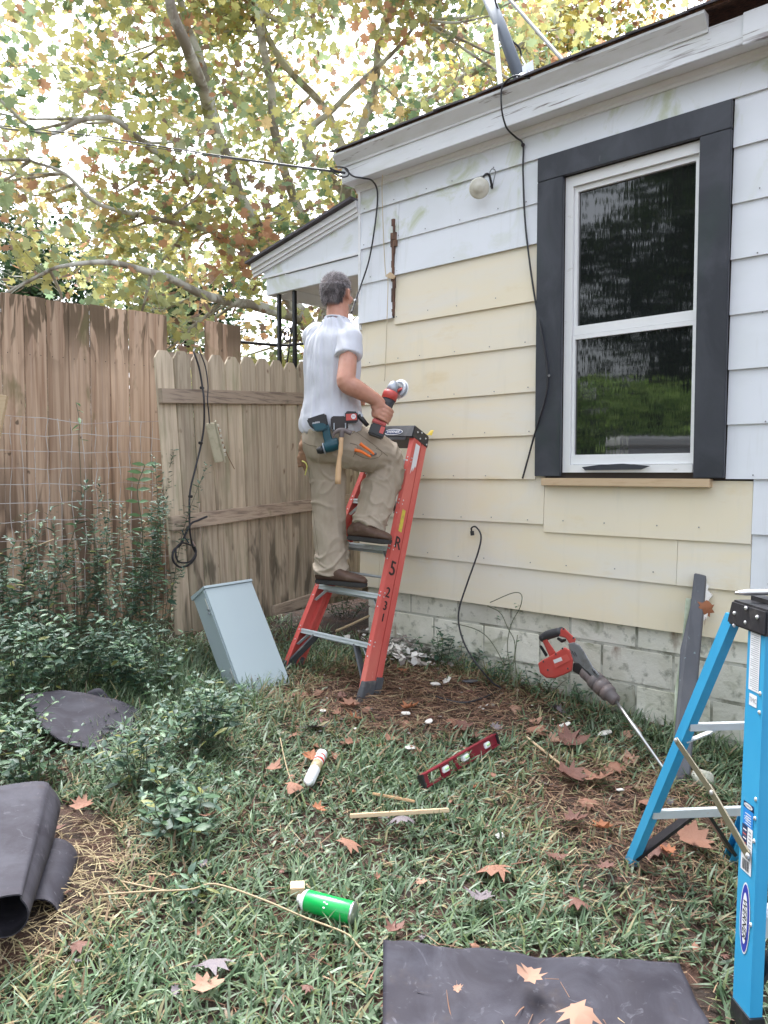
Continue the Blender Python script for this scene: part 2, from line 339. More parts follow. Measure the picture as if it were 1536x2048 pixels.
M['khaki'] = pm('khaki_cotton', (.385, .32, .25), .9, layers=[((.29, .235, .175), (8, 8, 5), .45, .7, .7), ((.41, .35, .28), (14, 14, 7), .5, .7, .4), ((.2, .16, .12), (30, 30, 30), .67, .76, .5)], bump=((500, 500, 500), .2, .001))
M['seam'] = pm('khaki_seam', (.16, .125, .09), .9)
M['glove'] = pm('glove_brown', (.25, .14, .08), .85, layers=[((.14, .08, .05), (20, 20, 20), .45, .6, .7)])
M['yellowcord'] = pm('yellow_cord', (.62, .6, .16), .6)
M['felt'] = pm('roofing_felt', (.036, .033, .042), .75, spec=.2, layers=[((.062, .060, .074), (3.5, 3.5, 3.5), .42, .62, .9, 8, 1.5), ((.03, .027, .033), (14, 14, 14), .5, .7, .4), ((.16, .155, .18), (14, 14, 14), .60, .75, .55, 10, 2.5), ((.08, .06, .05), (9, 9, 9), .6, .75, .4)], bump=((220, 220, 220), .25, .002))
M['green'] = pm('green_can', (.0, .36, .07), .3, layers=[((.0, .28, .06), (30, 30, 30), .5, .7, .5)], coat=.4)
M['caulk'] = pm('caulk_tube', (.72, .73, .74), .35)
M['caulkred'] = pm('label_red', (.6, .06, .04), .4)
M['caulktan'] = pm('label_tan', (.42, .33, .2), .45)
M['level'] = pm('level_red', (.19, .008, .022), .4, layers=[((.2, .02, .03), (20, 20, 20), .5, .7, .6)])
M['vial'] = pm('vial_green', (.45, .75, .35), .15)
M['chip'] = pm('paint_chip', (.68, .66, .62), .8, layers=[((.35, .3, .25), (30, 30, 30), .5, .7, .5)])
M['beige'] = pm('beige_plastic', (.48, .44, .32), .5, layers=[((.25, .22, .15), (20, 20, 20), .5, .7, .6)])
M['lampglass'] = pm('lamp_globe', (.62, .60, .52), .25, layers=[((.4, .38, .28), (20, 20, 20), .5, .7, .4)])
M['soil'] = pm('soil', (.045, .029, .021), .95, layers=[((.11, .052, .034), (5, 5, 5), .42, .62, .8, 6), ((.025, .02, .015), (16, 16, 16), .5, .65, .7), ((.2, .13, .08), (60, 60, 60), .6, .7, .6, 6)], bump=((50, 50, 50), .9, .03))
M['grass'] = pm('grass_blade', (.1, .15, .1), .45, attr=True, transl=.25, spec=.5)
M['straw'] = pm('dead_straw', (.3, .2, .1), .7, attr=True)
M['leaf'] = pm('tree_leaf', (.2, .2, .1), .6, attr=True, transl=.55, spec=.3)
M['weedleaf'] = pm('weed_leaf', (.085, .16, .08), .5, transl=.2, orand=.01, layers=[((.10, .18, .10), (25, 25, 25), .45, .65, .7)])
M['weedleaf2'] = pm('weed_leaf_light', (.13, .225, .11), .45, transl=.25, orand=.01)
M['weedleaf3'] = pm('weed_leaf_yellow', (.26, .27, .08), .5, transl=.3)
M['weedleaf4'] = pm('weed_leaf_dark', (.04, .085, .055), .5, transl=.15)
M['weedstuff'] = pm('weed_foliage', (.1, .15, .1), .5, attr=True, transl=.2)
M['weedstem'] = pm('weed_stem', (.09, .10, .06), .7)
M['drystem'] = pm('dry_stem', (.38, .29, .18), .8)
M['bark'] = pm('sycamore_bark', (.55, .54, .49), .85, layers=[((.22, .19, .15), (2.5, 2.5, 2), .45, .56, .9, 5, .5), ((.62, .63, .58), (3.5, 3.5, 2.5), .54, .62, .8, 4, .6)], bump=((20, 20, 20), .3, .01))
M['darkbark'] = pm('dark_bark', (.07, .052, .042), .9, layers=[((.13, .1, .08), (14, 14, 4), .5, .7, .6)], bump=((20, 20, 4), .8, .03))
M['deadleaf'] = pm('dead_leaf_tan', (.30, .15, .10), .75, layers=[((.26, .12, .075), (30, 30, 30), .45, .65, .7)], transl=.15)
M['deadleaf_dark'] = pm('dead_leaf_brown', (.17, .075, .055), .7, layers=[((.09, .05, .04), (30, 30, 30), .45, .65, .7)], transl=.1)
M['deadleaf_pale'] = pm('dead_leaf_pale', (.36, .21, .15), .8, layers=[((.38, .22, .14), (30, 30, 30), .45, .65, .7)], transl=.15)
M['deadleaf_orange'] = pm('dead_leaf_orange', (.36, .14, .065), .7, layers=[((.3, .11, .05), (30, 30, 30), .45, .65, .7)], transl=.2)
M['deadleaf_grey'] = pm('dead_leaf_grey', (.13, .11, .125), .7, layers=[((.22, .18, .17), (30, 30, 30), .45, .65, .7)])
M['grey_board'] = pm('grey_painted_board', (.075, .078, .09), .5, layers=[((.12, .12, .13), (6, 6, 3), .45, .7, .7), ((.25, .36, .38), (45, 45, 14), .66, .72, .7)], bump=((30, 30, 10), .3, .006))
M['greenwhite'] = pm('mossy_white_wood', (.42, .46, .36), .8, layers=[((.15, .2, .09), (8, 8, 3), .48, .66, .85)])
# window glass: opaque wavy reflective pane, darkness of the unlit room put into its base colour
g_ = bpy.data.materials.new('window_glass'); g_.use_nodes = True; t = g_.node_tree; b = t.nodes['Principled BSDF']
b.inputs['Base Color'].default_value = (.012, .014, .014, 1); b.inputs['Roughness'].default_value = .03; b.inputs['IOR'].default_value = 1.8
tc = t.nodes.new('ShaderNodeTexCoord'); mp = t.nodes.new('ShaderNodeMapping'); mp.inputs['Scale'].default_value = (26, 3, 2.2)
n1 = t.nodes.new('ShaderNodeTexNoise'); n1.inputs['Scale'].default_value = 1; n1.inputs['Detail'].default_value = 3
bp = t.nodes.new('ShaderNodeBump'); bp.inputs['Strength'].default_value = .2; bp.inputs['Distance'].default_value = .002
t.links.new(tc.outputs['Object'], mp.inputs[0]); t.links.new(mp.outputs[0], n1.inputs['Vector']); t.links.new(n1.outputs[0], bp.inputs['Height']); t.links.new(bp.outputs[0], b.inputs['Normal'])
M['glass'] = g_
M['hedge'] = pm('hedge_leaf', (.1, .2, .04), .6, attr=True, transl=.3)

# ------------------------------------------------------------------ ground
def soil_amount(x, y):
    a = math.exp(-(((x-.15)/.75)**2+((y-4.35)/.55)**2)**1.5)
    b = .75*math.exp(-(((x-.95)/.45)**2+((y-3.15)/.5)**2)**1.5)
    c = .5*math.exp(-(((x+1.0)/.22)**2+((y-2.5)/.5)**2)**1.5)
    return min(1, a+b+c)
mb = MB(); xs = sorted(set(list(np.linspace(-90, -7, 12))+list(np.linspace(-7, 7, 113))+list(np.linspace(7, 90, 12)))); ys = sorted(set(list(np.linspace(-60, -4, 10))+list(np.linspace(-4, 10, 113))+list(np.linspace(10, 160, 16))))
for y in ys:
    for x in xs: mb.v.append((x, y, gz(x, y)+(.012*noise.noise(Vector((x*3, y*3, 0))) if abs(x) < 7 and -4 < y < 10 else 0)))
nx = len(xs)
for j in range(len(ys)-1):
    for i in range(nx-1): a = j*nx+i; mb.f.append((a, a+1, a+nx+1, a+nx))
gnd = mb.build('ground', M['soil'], None, True, kind='structure')

# ------------------------------------------------------------------ house
HM = frame(CW, EV, MV, ZV)
house = thing('house', 'white and cream lap-sided house corner on painted block foundation', 'house', mat=HM)
def hbox(mb_, s0, s1, z0, z1, o0, o1):   # o = outward offset
    return mb_.obox(CW, EV, -MV, ZV, s0, s1, o0, o1, z0, z1)
HL = 5.2; HD = 6.0
w = MB(); hbox(w, .012, 1.60, .715, 3.60, -.12, -.006); hbox(w, 2.36, HL, .715, 3.60, -.12, -.006); hbox(w, 1.60, 2.36, .715, 1.50, -.12, -.006); hbox(w, 1.60, 2.36, 3.15, 3.60, -.12, -.006)
hbox(w, .012, .12, .62, 3.6, -HD, -.13); hbox(w, .13, HL, .62, 3.6, -HD, -HD+.12)
w.build('wall', M['sheath'], house, label='dark sheathing behind the siding boards')
def lap(s0, s1, z0, z1, mat, jut=0., tl=0., sag=0.):
    """one lap board: bottom edge proud, top edge tucked under the board above"""
    o = lambda s, z, d: hp(s, z, d)
    zt = z1+.018; n = 2
    m_ = MB(); t0 = .019+jut; t1 = .006+jut*.4
    b0, b1 = z0+tl/2, z0-tl/2-sag
    m_.hexa([o(s0, b0, t0-.012), o(s1, b1, t0-.012), o(s1, b1, t0), o(s0, b0, t0), o(s0, zt, t1-.008), o(s1, zt, t1-.008), o(s1, zt, t1), o(s0, zt, t1)])
    return m_.build('siding_board', mat, house)
G = .0025
Lz = [.68, .945, 1.197, 1.46, 1.72, 1.975, 2.245, 2.53, 2.828, 3.06, 3.31, 3.475]
# left of the window
lap(.0, .335-G, Lz[8]-.012, Lz[9], M['white'], .004); lap(.335, 1.44-G, Lz[8]+.0, Lz[9], M['white'], .006)
lap(.0, .365-G, Lz[9], Lz[10], M['white'], .002); lap(.365, 1.44-G, Lz[9], Lz[10], M['white'])
lap(.0, 2.66-G, Lz[10], Lz[11], M['white'], .002); lap(2.66, HL, Lz[10], Lz[11], M['white'])
lap(.0, .318, 2.545, Lz[8], M['white'], .012)                       # square white remnant by the corner
lap(.335, 1.436, Lz[7]-.03, Lz[8]-.004, M['yellow'], .003)
lap(.0, 1.436, Lz[6], Lz[7], M['yellow']); lap(0, 1.432, Lz[5], Lz[6], M['yellow']); lap(0, 1.43, Lz[4], Lz[5], M['yellow']); lap(0, 1.43, Lz[3], Lz[4], M['yellow'])
lap(0, 1.488-G, Lz[2], Lz[3], M['yellow']); lap(1.488, 2.635-G, Lz[2]-.045, Lz[3]-.02, M['yellow'])
lap(0, 2.274-G, Lz[1], Lz[2], M['yellow'], 0, 0, .03); lap(2.274, 2.635-G, Lz[1]-.03, Lz[2]-.045, M['yellow'], .003)
lap(.0, .19-G, Lz[0]+.01, Lz[1], M['yellow']); lap(.19, 3.3-G, Lz[0], Lz[1], M['yellow'], 0, 0, .02); lap(3.3, HL, Lz[0]-.02, Lz[1], M['yellow'])
# right of the window
Rz = [1.20, 1.468, 1.736, 2.004, 2.271, 2.538, 2.806, 3.074, 3.31]
for i in range(1, 8): lap(2.508, 3.7-G, Rz[i], Rz[i+1], M['white'], .002*(i % 2)); lap(3.7, HL, Rz[i], Rz[i+1], M['white'])
lap(2.635, HL, Rz[0], Rz[1], M['white'], .004); lap(2.635, HL, Rz[0]-.268, Rz[0], M['white'], .004)
# front wall boards (face away from the camera, seen only from the side)
for i in range(11):
    m_ = MB(); m_.hexa([CW+EV*(-.018)+MV*.0+ZV*Lz[i], CW+EV*(-.018)+MV*HD+ZV*Lz[i], CW+MV*HD+ZV*Lz[i], CW+ZV*Lz[i], CW+EV*(-.006)+ZV*(Lz[i+1]+.01), CW+EV*(-.006)+MV*HD+ZV*(Lz[i+1]+.01), CW+MV*HD+EV*.004+ZV*(Lz[i+1]+.01), CW+EV*.004+ZV*(Lz[i+1]+.01)]); m_.build('siding_board', M['yellow' if i < 8 else 'white'], house)
MB().obox(CW, EV, -MV, ZV, -.004, .017, .0, .022, 2.5, 3.5).build('corner_bead', M['trimwhite'], house)
nm_ = MB(); random.seed(17)
for i in range(1, 11):
    for k in range(20):
        s0 = .08+k*.26+random.uniform(-.05, .05)
        if 1.40 < s0 < 2.52 and Lz[i] > 1.4: continue
        p = hp(s0, Lz[i]+.022+random.uniform(-.004, .006), .0192+.002); nm_.tube([p, p-MV*.0022], .0038, 6)
nm_.build('nail_heads', M['toolgrey'], house, kind='stuff')
# rotted strip between the white remnant and the cream board
m_ = MB(); random.seed(3); zz = 2.56; n_ = 15
while zz < 3.16:
    h = .045; c = .326+.006*random.uniform(-1, 1); w_ = .004+(.018 if 2.98 < zz < 3.1 else .003)+random.uniform(0, .004)
    hbox(m_, c-w_, c+w_, zz, zz+h, .012, .026+random.uniform(0, .006)); zz += h+.001
m_.build('rotten_strip', M['rotwood'], house)
# foundation
mm_ = MB(); hbox(mm_, .07, HL, -.25, .71, -.16, -.0185); mm_.obox(CW, EV, MV, ZV, .07, .2, .17, HD, -.25, .66); mm_.build('mortar_bed', M['mortar'], house)
tops = [.712, .54, .342, .144, -.054]
for r_ in range(4):
    z1, z0 = tops[r_]-.006, tops[r_+1]+.006; s = .05 if r_ % 2 == 0 else -.15
    while s < HL:
        a, b_ = max(s, .05)+.005, min(s+.40, HL)-.005
        if b_-a > .05:
            jx = random.uniform(-.002, .002); m_ = MB(); hbox(m_, a, b_, z0, z1, -.12, -.015+jx); m_.build('foundation_block', M['block'], house, bev=.004)
        s += .40
# soffit, bed mould, fascia, crown, roof
E0 = -.05
m_ = MB(); hbox(m_, E0, HL, 3.498, 3.512, .0, .118); m_.build('soffit', M['trimwhite'], house)
m_ = MB(); m_.prism([hp(E0+.03, z, o) for o, z in ((.003, 3.455), (.02, 3.455), (.024, 3.468), (.034, 3.474), (.04, 3.488), (.04, 3.497), (.003, 3.497))], EV*(HL-E0-.03)); m_.build('bed_moulding', M['trimwhite'], house)
random.seed(5)
s_ = E0
for k, L_ in enumerate((2.63, 3.0)):
    m_ = MB(); hbox(m_, s_+.001, min(s_+L_, HL)-.001, 3.492 if k == 0 else 3.478, 3.625, .119, .137 if k == 0 else .152); m_.build('fascia_board', M['fascia'], house, bev=.002); s_ += L_
m_ = MB(); m_.prism([hp(E0-.03, z, o) for o, z in ((.138, 3.60), (.145, 3.60), (.148, 3.612), (.156, 3.622), (.172, 3.64), (.192, 3.662), (.198, 3.668), (.198, 3.682), (.138, 3.682))], EV*2.50); m_.build('crown_moulding', M['fascia'], house)
RS = .36   # roof pitch
m_ = MB(); P_ = lambda s, y, z: CW+EV*s+MV*y+ZV*z
m_.hexa([P_(E0, -.19, 3.684), P_(HL, -.19, 3.684), P_(HL, 3, 3.684+3.19*RS), P_(E0, 3, 3.684+3.19*RS), P_(E0, -.19, 3.70), P_(HL, -.19, 3.70), P_(HL, 3, 3.70+3.19*RS), P_(E0, 3, 3.70+3.19*RS)])
m_.hexa([P_(E0, 3.004, 3.684+3.19*RS), P_(HL, 3.004, 3.684+3.19*RS), P_(HL, 6.2, 3.684), P_(E0, 6.2, 3.684), P_(E0, 3.004, 3.70+3.19*RS), P_(HL, 3.004, 3.70+3.19*RS), P_(HL, 6.2, 3.70), P_(E0, 6.2, 3.70)])
m_.build('roof_deck', M['rotwood'], house)
m_ = MB(); m_.prism([P_(0, 0, 3.5), P_(0, HD, 3.5), P_(0, HD, 3.68), P_(0, 3, 3.68+3*RS), P_(0, .1, 3.68)], EV*.02); m_.build('gable', M['white'], house)
random.seed(11); s = E0-.05
while s < HL:
    wd = .305; a, b_ = s+.002, min(s+wd, HL)-.002
    for cr in range(3):
        y0 = -.215+cr*.14; zz = 3.703+(y0+.19)*RS+cr*.001; dr = random.uniform(-.008, .008) if cr == 0 else 0; dz = random.uniform(-.003, .004)
        off = (cr % 2)*.15
        MB().hexa([P_(a+off, y0+dr, zz-.002+dz), P_(b_+off, y0-dr*.6, zz-.002-dz), P_(b_+off, y0+.15, zz+.15*RS), P_(a+off, y0+.15, zz+.15*RS), P_(a+off, y0+dr, zz+.009+dz), P_(b_+off, y0-dr*.6, zz+.009-dz), P_(b_+off, y0+.15, zz+.15*RS+.006), P_(a+off, y0+.15, zz+.15*RS+.006)]).build('shingle', M['shingle'], house)
    s += wd
m_ = MB(); m_.hexa([P_(E0-.03, .2, 3.706+.4*RS), P_(HL, .2, 3.706+.4*RS), P_(HL, 3, 3.706+3.19*RS), P_(E0-.03, 3, 3.706+3.19*RS), P_(E0-.03, .2, 3.712+.4*RS), P_(HL, .2, 3.712+.4*RS), P_(HL, 3, 3.712+3.19*RS), P_(E0-.03, 3, 3.712+3.19*RS)]); m_.build('roofing', M['shingle'], house)
# window: dark trim, vinyl frame, two sashes, panes, sill lumber
win = MB(); hbox(win, 1.604, 1.65, 1.50, 3.158, -.03, .012); hbox(win, 2.343, 2.356, 1.50, 3.158, -.03, .012); hbox(win, 1.65, 2.343, 3.10, 3.158, -.03, .012); hbox(win, 1.65, 2.343, 1.50, 1.543, -.03, .02)
window = win.build('window', M['vinyl'], house)
for s0, s1, z0, z1 in ((1.44, 1.604, 1.478, 3.16), (2.356, 2.505, 1.472, 3.16), (1.44, 2.505, 3.162, 3.30)):
    m_ = MB(); hbox(m_, s0, s1, z0, z1, .02, .046); m_.build('casing', M['darktrim'], house, label='wide flat casing painted near-black', bev=.003)
m_ = MB(); hbox(m_, 1.652, 1.672, 2.325, 3.098, -.05, -.006); hbox(m_, 2.322, 2.341, 2.325, 3.098, -.05, -.006); hbox(m_, 1.672, 2.322, 3.07, 3.098, -.05, -.006); hbox(m_, 1.652, 2.341, 2.275, 2.325, -.05, -.004); m_.build('sash', M['vinyl'], window)
m_ = MB(); hbox(m_, 1.652, 1.668, 1.60, 2.273, -.032, .0); hbox(m_, 2.324, 2.341, 1.60, 2.273, -.032, .0); hbox(m_, 1.652, 2.341, 1.545, 1.60, -.032, .004); hbox(m_, 1.668, 2.324, 2.25, 2.273, -.032, .0); m_.build('sash', M['vinyl'], window)
m_ = MB(); hbox(m_, 1.672, 2.322, 2.325, 3.07, -.03, -.024); m_.build('pane', M['glass'], window)
m_ = MB(); hbox(m_, 1.668, 2.324, 1.60, 2.25, -.022, -.016); m_.build('pane', M['glass'], window)
m_ = MB(); hbox(m_, 1.487, 2.44, 1.425, 1.468, -.03, .05); m_.build('sill', M['rawwood'], house, label='unpainted lumber sill under the window', bev=.002)
m_ = MB(); m_.prism([hp(1.76, 1.512, .03), hp(2.08, 1.516, .03), hp(2.13, 1.535, .03), hp(1.98, 1.548, .03), hp(1.84, 1.542, .03), hp(1.74, 1.53, .03)], -MV*.012); m_.build('wood_splinter', M['darktrim'], house)
# porch on the front: side panels, rake, beam, ceiling, roof
pb = lambda s0, s1, z0, z1, y0, y1: MB().obox(CW, EV, MV, ZV, s0, s1, y0, y1, z0, z1)
pb(-1.03, -.006, 2.90, 3.03, .0, .04).build('porch_beam', M['white'], house, bev=.003)
pb(-1.03, -.99, 2.90, 3.03, .042, 3.6).build('porch_beam', M['white'], house, bev=.003)
MB().prism([P_(-1.06, .0, 3.04), P_(-.006, 0, 3.04), P_(-.006, 0, 3.30), P_(-.16, 0, 3.285), P_(-1.06, 0, 3.09)], MV*.02).build('porch_side_panel', M['white'], house)
MB().prism([P_(-.3, .0-.008, 3.262), P_(-.006, -.008, 3.305), P_(-.006, -.008, 3.34), P_(-.3, -.008, 3.29)], MV*.01).build('porch_side_panel', M['white'], house)
MB().prism([P_(-1.08, -.012, 3.034), P_(-.006, -.012, 3.034), P_(-.006, -.012, 3.05), P_(-1.08, -.012, 3.05)], MV*.012).build('drip_moulding', M['trimwhite'], house)
for k, (d0, d1, o_) in enumerate(((0, .045, -.045), (.045, .075, -.03), (.075, .10, -.018))):
    MB().prism([P_(-1.17, o_, 3.165-d1), P_(-.006, o_, 3.398-d1), P_(-.006, o_, 3.398-d0-.001), P_(-1.17, o_, 3.165-d0-.001)], MV*(-.001-o_)).build('rake_moulding', M['trimwhite'], house)
MB().hexa([P_(-1.2, -.08, 3.165), P_(-.02, -.08, 3.402), P_(-.02, 3.7, 3.402), P_(-1.2, 3.7, 3.165), P_(-1.2, -.08, 3.182), P_(-.02, -.08, 3.42), P_(-.02, 3.7, 3.42), P_(-1.2, 3.7, 3.182)]).build('porch_roof', M['shingle'], house)
pb(-.985, -.02, 2.985, 2.995, .045, 3.6).build('porch_ceiling', M['trimwhite'], house)
pb(-.985, -.02, 2.90, 3.0, 3.602, 3.64).build('porch_beam', M['trimwhite'], house)
pb(-1.1, -.02, .5, .62, 1.5, 3.7).build('porch_floor', M['block'], house)
# iron porch post
po = thing('porch_post', 'black wrought iron porch post with scrollwork behind the picket fence', 'post', P_(-.83, .05, .62))
for s in (-.915, -.735): MB().obox(CW, EV, MV, ZV, s-.013, s+.013, .02, .046, .62, 2.90).build('upright', M['iron'], po)
for z0 in (.7, 1.35, 2.05):
    pts = [P_(-.9+.15*t/20, .033, z0+.62*t/20) for t in range(21)]; MB().tube(pts, .006, 5).build('diagonal_bar', M['iron'], po)
    for cz, sg in ((z0+.5, 1), (z0+.1, -1)):
        pts = [P_(-.825+(-sg)*(.065*(1-t/36))*math.cos(t*.36), .033, cz+(.075*(1-t/36))*math.sin(t*.36)*sg+.02) for t in range(30)]
        MB().tube(pts, .006, 5).build('scroll', M['iron'], po)
cable('handrail', [P_(-.05, .3, 2.5), P_(-.3, .9, 2.2), P_(-.5, 1.4, 1.95)], .018, M['trimwhite'], house)
# lamp holder hanging out of the wall
lc = wallp(958, 376, .10)
lamp = thing('porch_lamp', 'round white lamp holder hanging by its wires from the upper siding', 'lamp', lc)
ax = (Vector((-.25, -.93, -.25))).normalized()
MB().lathe(lc-ax*.03, ax, [(0, .02), (.002, .040), (.01, .056), (.022, .062), (.03, .060), (.034, .05), (.034, .03), (.038, .028), (.04, .01)], 24).build('socket', M['lampglass'], lamp, True)
cable('wire', [lc-ax*.02, wallp(968, 352, .09), wallp(978, 350, .06), wallp(984, 375, .03), wallp(982, 372, .02)], .007, M['black'], lamp)
cable('wire', [wallp(984, 374, .03), wallp(979, 350, .05), wallp(984, 338, .05), wallp(991, 343, .04), wallp(987, 362, .03), wallp(985, 376, .02)], .003, M['toolgrey'], lamp)
# service mast, stay and strap on the roof
base = P_(1.31, .02, 3.80)
mast = thing('service_mast', 'grey metal service mast rising from the roof edge', 'mast', base)
mp0 = base; mp1 = mp0+(at(978, 0, 5.0)-mp0)*1.35
MB().tube([mp0-ZV*.06, mp0+(mp1-mp0)*.5, mp1], .036, 14).build('pipe', M['mastpipe'], mast, True)
MB().lathe(mp0-ZV*.07, ZV, [(0, .11), (.02, .085), (.09, .05), (.1, .04)], 16).build('flashing', M['galv'], mast, True)
MB().bar(base+EV*.06-MV*.05-ZV*.04, base+EV*.03-MV*.02+ZV*.08, EV, .07, .006).build('bracket', M['galv'], mast)
q0 = P_(1.62, -.05, 3.76); q1 = q0+(at(1020, 0, 5.0)-q0)*1.4
MB().tube([q0, q1], .011, 8).build('stay', M['oldpipe'], mast)
MB().tube([q0-EV*.0, q0+ZV*.02-EV*.01], .022, 8).build('stay_foot', M['oldpipe'], mast)
MB().bar(wallp(1001, 172, .19), at(990, 50, 4.85), EV, .03, .004).build('strap', M['oldpipe'], mast)
cable('lead', [wallp(1062, 152, .12), at(1045, 118, 4.95), at(1038, 95, 4.95), at(1018, 75, 4.95), at(1006, 40, 4.93), at(990, 0, 4.9), at(985, -60, 4.9)], .006, M['cable'], mast)
# cables on the wall
cable_o = thing('wall_cable', 'black cable dropping from the roof mast past the lamp to the window casing', 'cable', wallp(1045, 290, .03))
cable('cable_run', [wallp(1060, 156, .20), wallp(1030, 152, .215), wallp(1005, 172, .22), wallp(1003, 215, .21), wallp(1010, 248, .15), wallp(1018, 262, .10), wallp(1032, 275, .05), wallp(1046, 290, .03), wallp(1046, 340, .03), wallp(1050, 440, .032), wallp(1060, 530, .032), wallp(1072, 610, .035), wallp(1084, 670, .055), wallp(1095, 745, .055), wallp(1092, 790, .055), wallp(1078, 840, .055), wallp(1066, 880, .035), wallp(1058, 910, .032), wallp(1045, 957, .035)], .0055, M['cable'], cable_o, 8)
MB().tube([wallp(1098, 751, .052), wallp(1098, 751, .066)], .008, 8).build('staple', M['toolgrey'], cable_o)
MB().tube([wallp(1046, 290, .02), wallp(1046, 290, .04)], .012, 8).build('staple', M['cable'], cable_o)
c2 = thing('corner_cable', 'short black cable hanging loose down the white corner boards', 'cable', wallp(755, 380, .05))
cable('cable_run', [wallp(690, 338, .16), wallp(706, 352, .16), wallp(724, 356, .14), wallp(745, 362, .08), wallp(755, 388, .04), wallp(750, 450, .04), wallp(738, 520, .045), wallp(722, 570, .06), at(712, 598, 5.3), at(703, 625, 5.1)], .006, M['cable'], c2, 8)
MB().tube([at(711, 600, 5.29), at(710, 603, 5.285)], .011, 8).build('connector', M['steel'], c2)
sv = thing('service_wire', 'thin black overhead wire running from the trees to the eave corner', 'wire', at(690, 345, 5.3))
cable('strand', [at(-160, 236, 9.5), at(0, 251, 8.7), at(200, 274, 7.7), at(430, 310, 6.5), at(690, 345, 5.35)], .006, M['cable'], sv, 8)
cable('strand', [at(-160, 243, 9.5), at(0, 256, 8.7), at(200, 280, 7.7), at(430, 313, 6.5), at(690, 347, 5.35)], .004, M['cable'], sv, 8)
cable('loop', [at(690, 347, 5.33), at(668, 340, 5.35), at(660, 335, 5.36), at(668, 346, 5.36), at(685, 354, 5.34), at(697, 350, 5.33), at(694, 338, 5.33), at(680, 334, 5.34), at(670, 334, 5.35)], .005, M['cable'], sv, 6)
w2 = MB().tube(cat([at(480, 684, 6.35), at(555, 690, 6.5), at(600, 688, 6.6), at(730, 668, 6.9)], 5), .012, 6).build('fence_pipe', M['iron'], None, True)
tagk(w2, 'thin dark horizontal wire stretched behind the pickets and iron post', 'wire')
cd = MB().tube(cat([wallp(765, 350, .11), wallp(764, 380, .06), wallp(767, 470, .05), wallp(771, 545, .05), wallp(776, 560, .06), wallp(774, 640, .055), wallp(772, 700, .045), wallp(770, 750, .04), wallp(769, 762, .035)], 6), .003, 5).build('hanging_string', M['cord'], None, True)
tagk(cd, 'thin pale string hanging down the corner boards from the soffit', 'string')
MB_ = MB(); MB_.prism([wallp(770, 552, .045), wallp(780, 544, .045), wallp(790, 552, .045), wallp(786, 558, .045), wallp(776, 556, .045)], MV*.012); tagk(MB_.build('wood_chip', M['rawwood'], None), 'small torn flake of raw wood caught beside the rotten siding strip', 'wood chip')
# foundation cord with plug
pl = thing('plug_cord', 'black cord with a plug end curling up in front of the cream siding', 'cord', ground(975, 1400))
cable('cord_run', [wallp(944, 1066, .05), wallp(943, 1056, .06), wallp(952, 1054, .07), wallp(962, 1072, .09), wallp(956, 1105, .12), wallp(935, 1165, .16), wallp(919, 1215, .2), wallp(918, 1250, .22), wallp(930, 1290, .25), wallp(955, 1330, .3), ground(985, 1365, .05), ground(1000, 1378, .02), ground(960, 1398, .03), ground(920, 1405, .03), ground(870, 1393, .02)], .0055, M['cable'], pl, 8)
MB().tube([wallp(944, 1062, .05), wallp(945, 1071, .05)], .012, 8).build('plug', M['black'], pl)

# ------------------------------------------------------------------ fences
bf = thing('board_fence', 'tall reddish brown board fence with dark drip stains and flat tops', 'fence', (-2.2, 5.6, .3))
A0 = Vector((-2.675, 5.36, 0)); B0 = Vector((-1.64, 5.87, 0)); fd = (B0-A0).normalized(); fn = Vector((fd.y, -fd.x, 0))
random.seed(21); s = -1.9; Lf = (B0-A0).length; pit = .139
def topz(s): return 2.736-.056*(s/Lf) if s < 2 else 2.6
while s < 1.75:
    wd = pit*random.uniform(.96, 1.04); g0 = random.uniform(.0008, .0018)
    if Lf-.02 < s < Lf+.16 or s > Lf+.47: s += wd; continue
    top = topz(s)+random.uniform(-.006, .006); bt = .12+random.uniform(0, .02); tw = random.uniform(-.004, .004)
    o = A0+fd*s+fn*random.uniform(0, .009); e2 = min(s+wd-g0, Lf-.002 if s < Lf else 99)-s
    sl_ = -.054*wd
    MB().hexa([o+ZV*bt, o+fd*e2+ZV*bt, o+fd*e2+fn*.018+ZV*bt, o+fn*.018+ZV*bt, o+fn*tw+ZV*top, o+fd*e2+fn*tw+ZV*(top+sl_), o+fd*e2+fn*(.018+tw)+ZV*(top+sl_), o+fn*(.018+tw)+ZV*top]).build('board', M['board_brown'], bf, bev=.0045)
    for k in range(2):
        p = o+fd*(.035+.07*k)+fn*.019+ZV*(2.33-.04*s)
        if s > -.2: MB().tube([p, p+fn*.0015], .0035, 6).build('nail', M['iron'], bf)
    s += wd
for z in (.55, 1.4, 2.32): MB().obox(A0, fd, fn, ZV, -1.9, Lf+.45, -.042, -.006, z, z+.09).build('rail', M['rail'], bf)
pf = thing('picket_fence', 'weathered dog-ear picket fence panel with two rails beside the ladder', 'fence', (-1.2, 5.5, .4))
P0 = Vector((-1.34, 4.88, 0)); pd = Vector((math.sin(R(33)), math.cos(R(33)), 0)); pn = Vector((pd.y, -pd.x, 0))
LP = 2.5; s = 0; k = 0; random.seed(31)
def pz(s, h):   # h: 0 bottom .. 1 top: position with the panel's lean
    zb = .46-.02*s; zt = 2.28+.05*s; lean = -.115*max(0, 1-s/1.5)
    return P0+pd*s+Vector((lean*h, 0, zb+(zt-zb)*h))
while s < LP:
    wd = .140; g0 = random.uniform(.006, .011) if k != 1 else .012; dt = random.uniform(-.012, .012)/1.9
    q = [pz(s, 0), pz(s+wd-g0, 0), pz(s+wd-g0, .972+dt), pz(s+wd-g0-.035, 1+dt), pz(s+.035, 1+dt), pz(s, .972+dt)]
    MB().prism(q, pn*.016).build('picket', M['board_pale'], pf, bev=.003); s += wd; k += 1
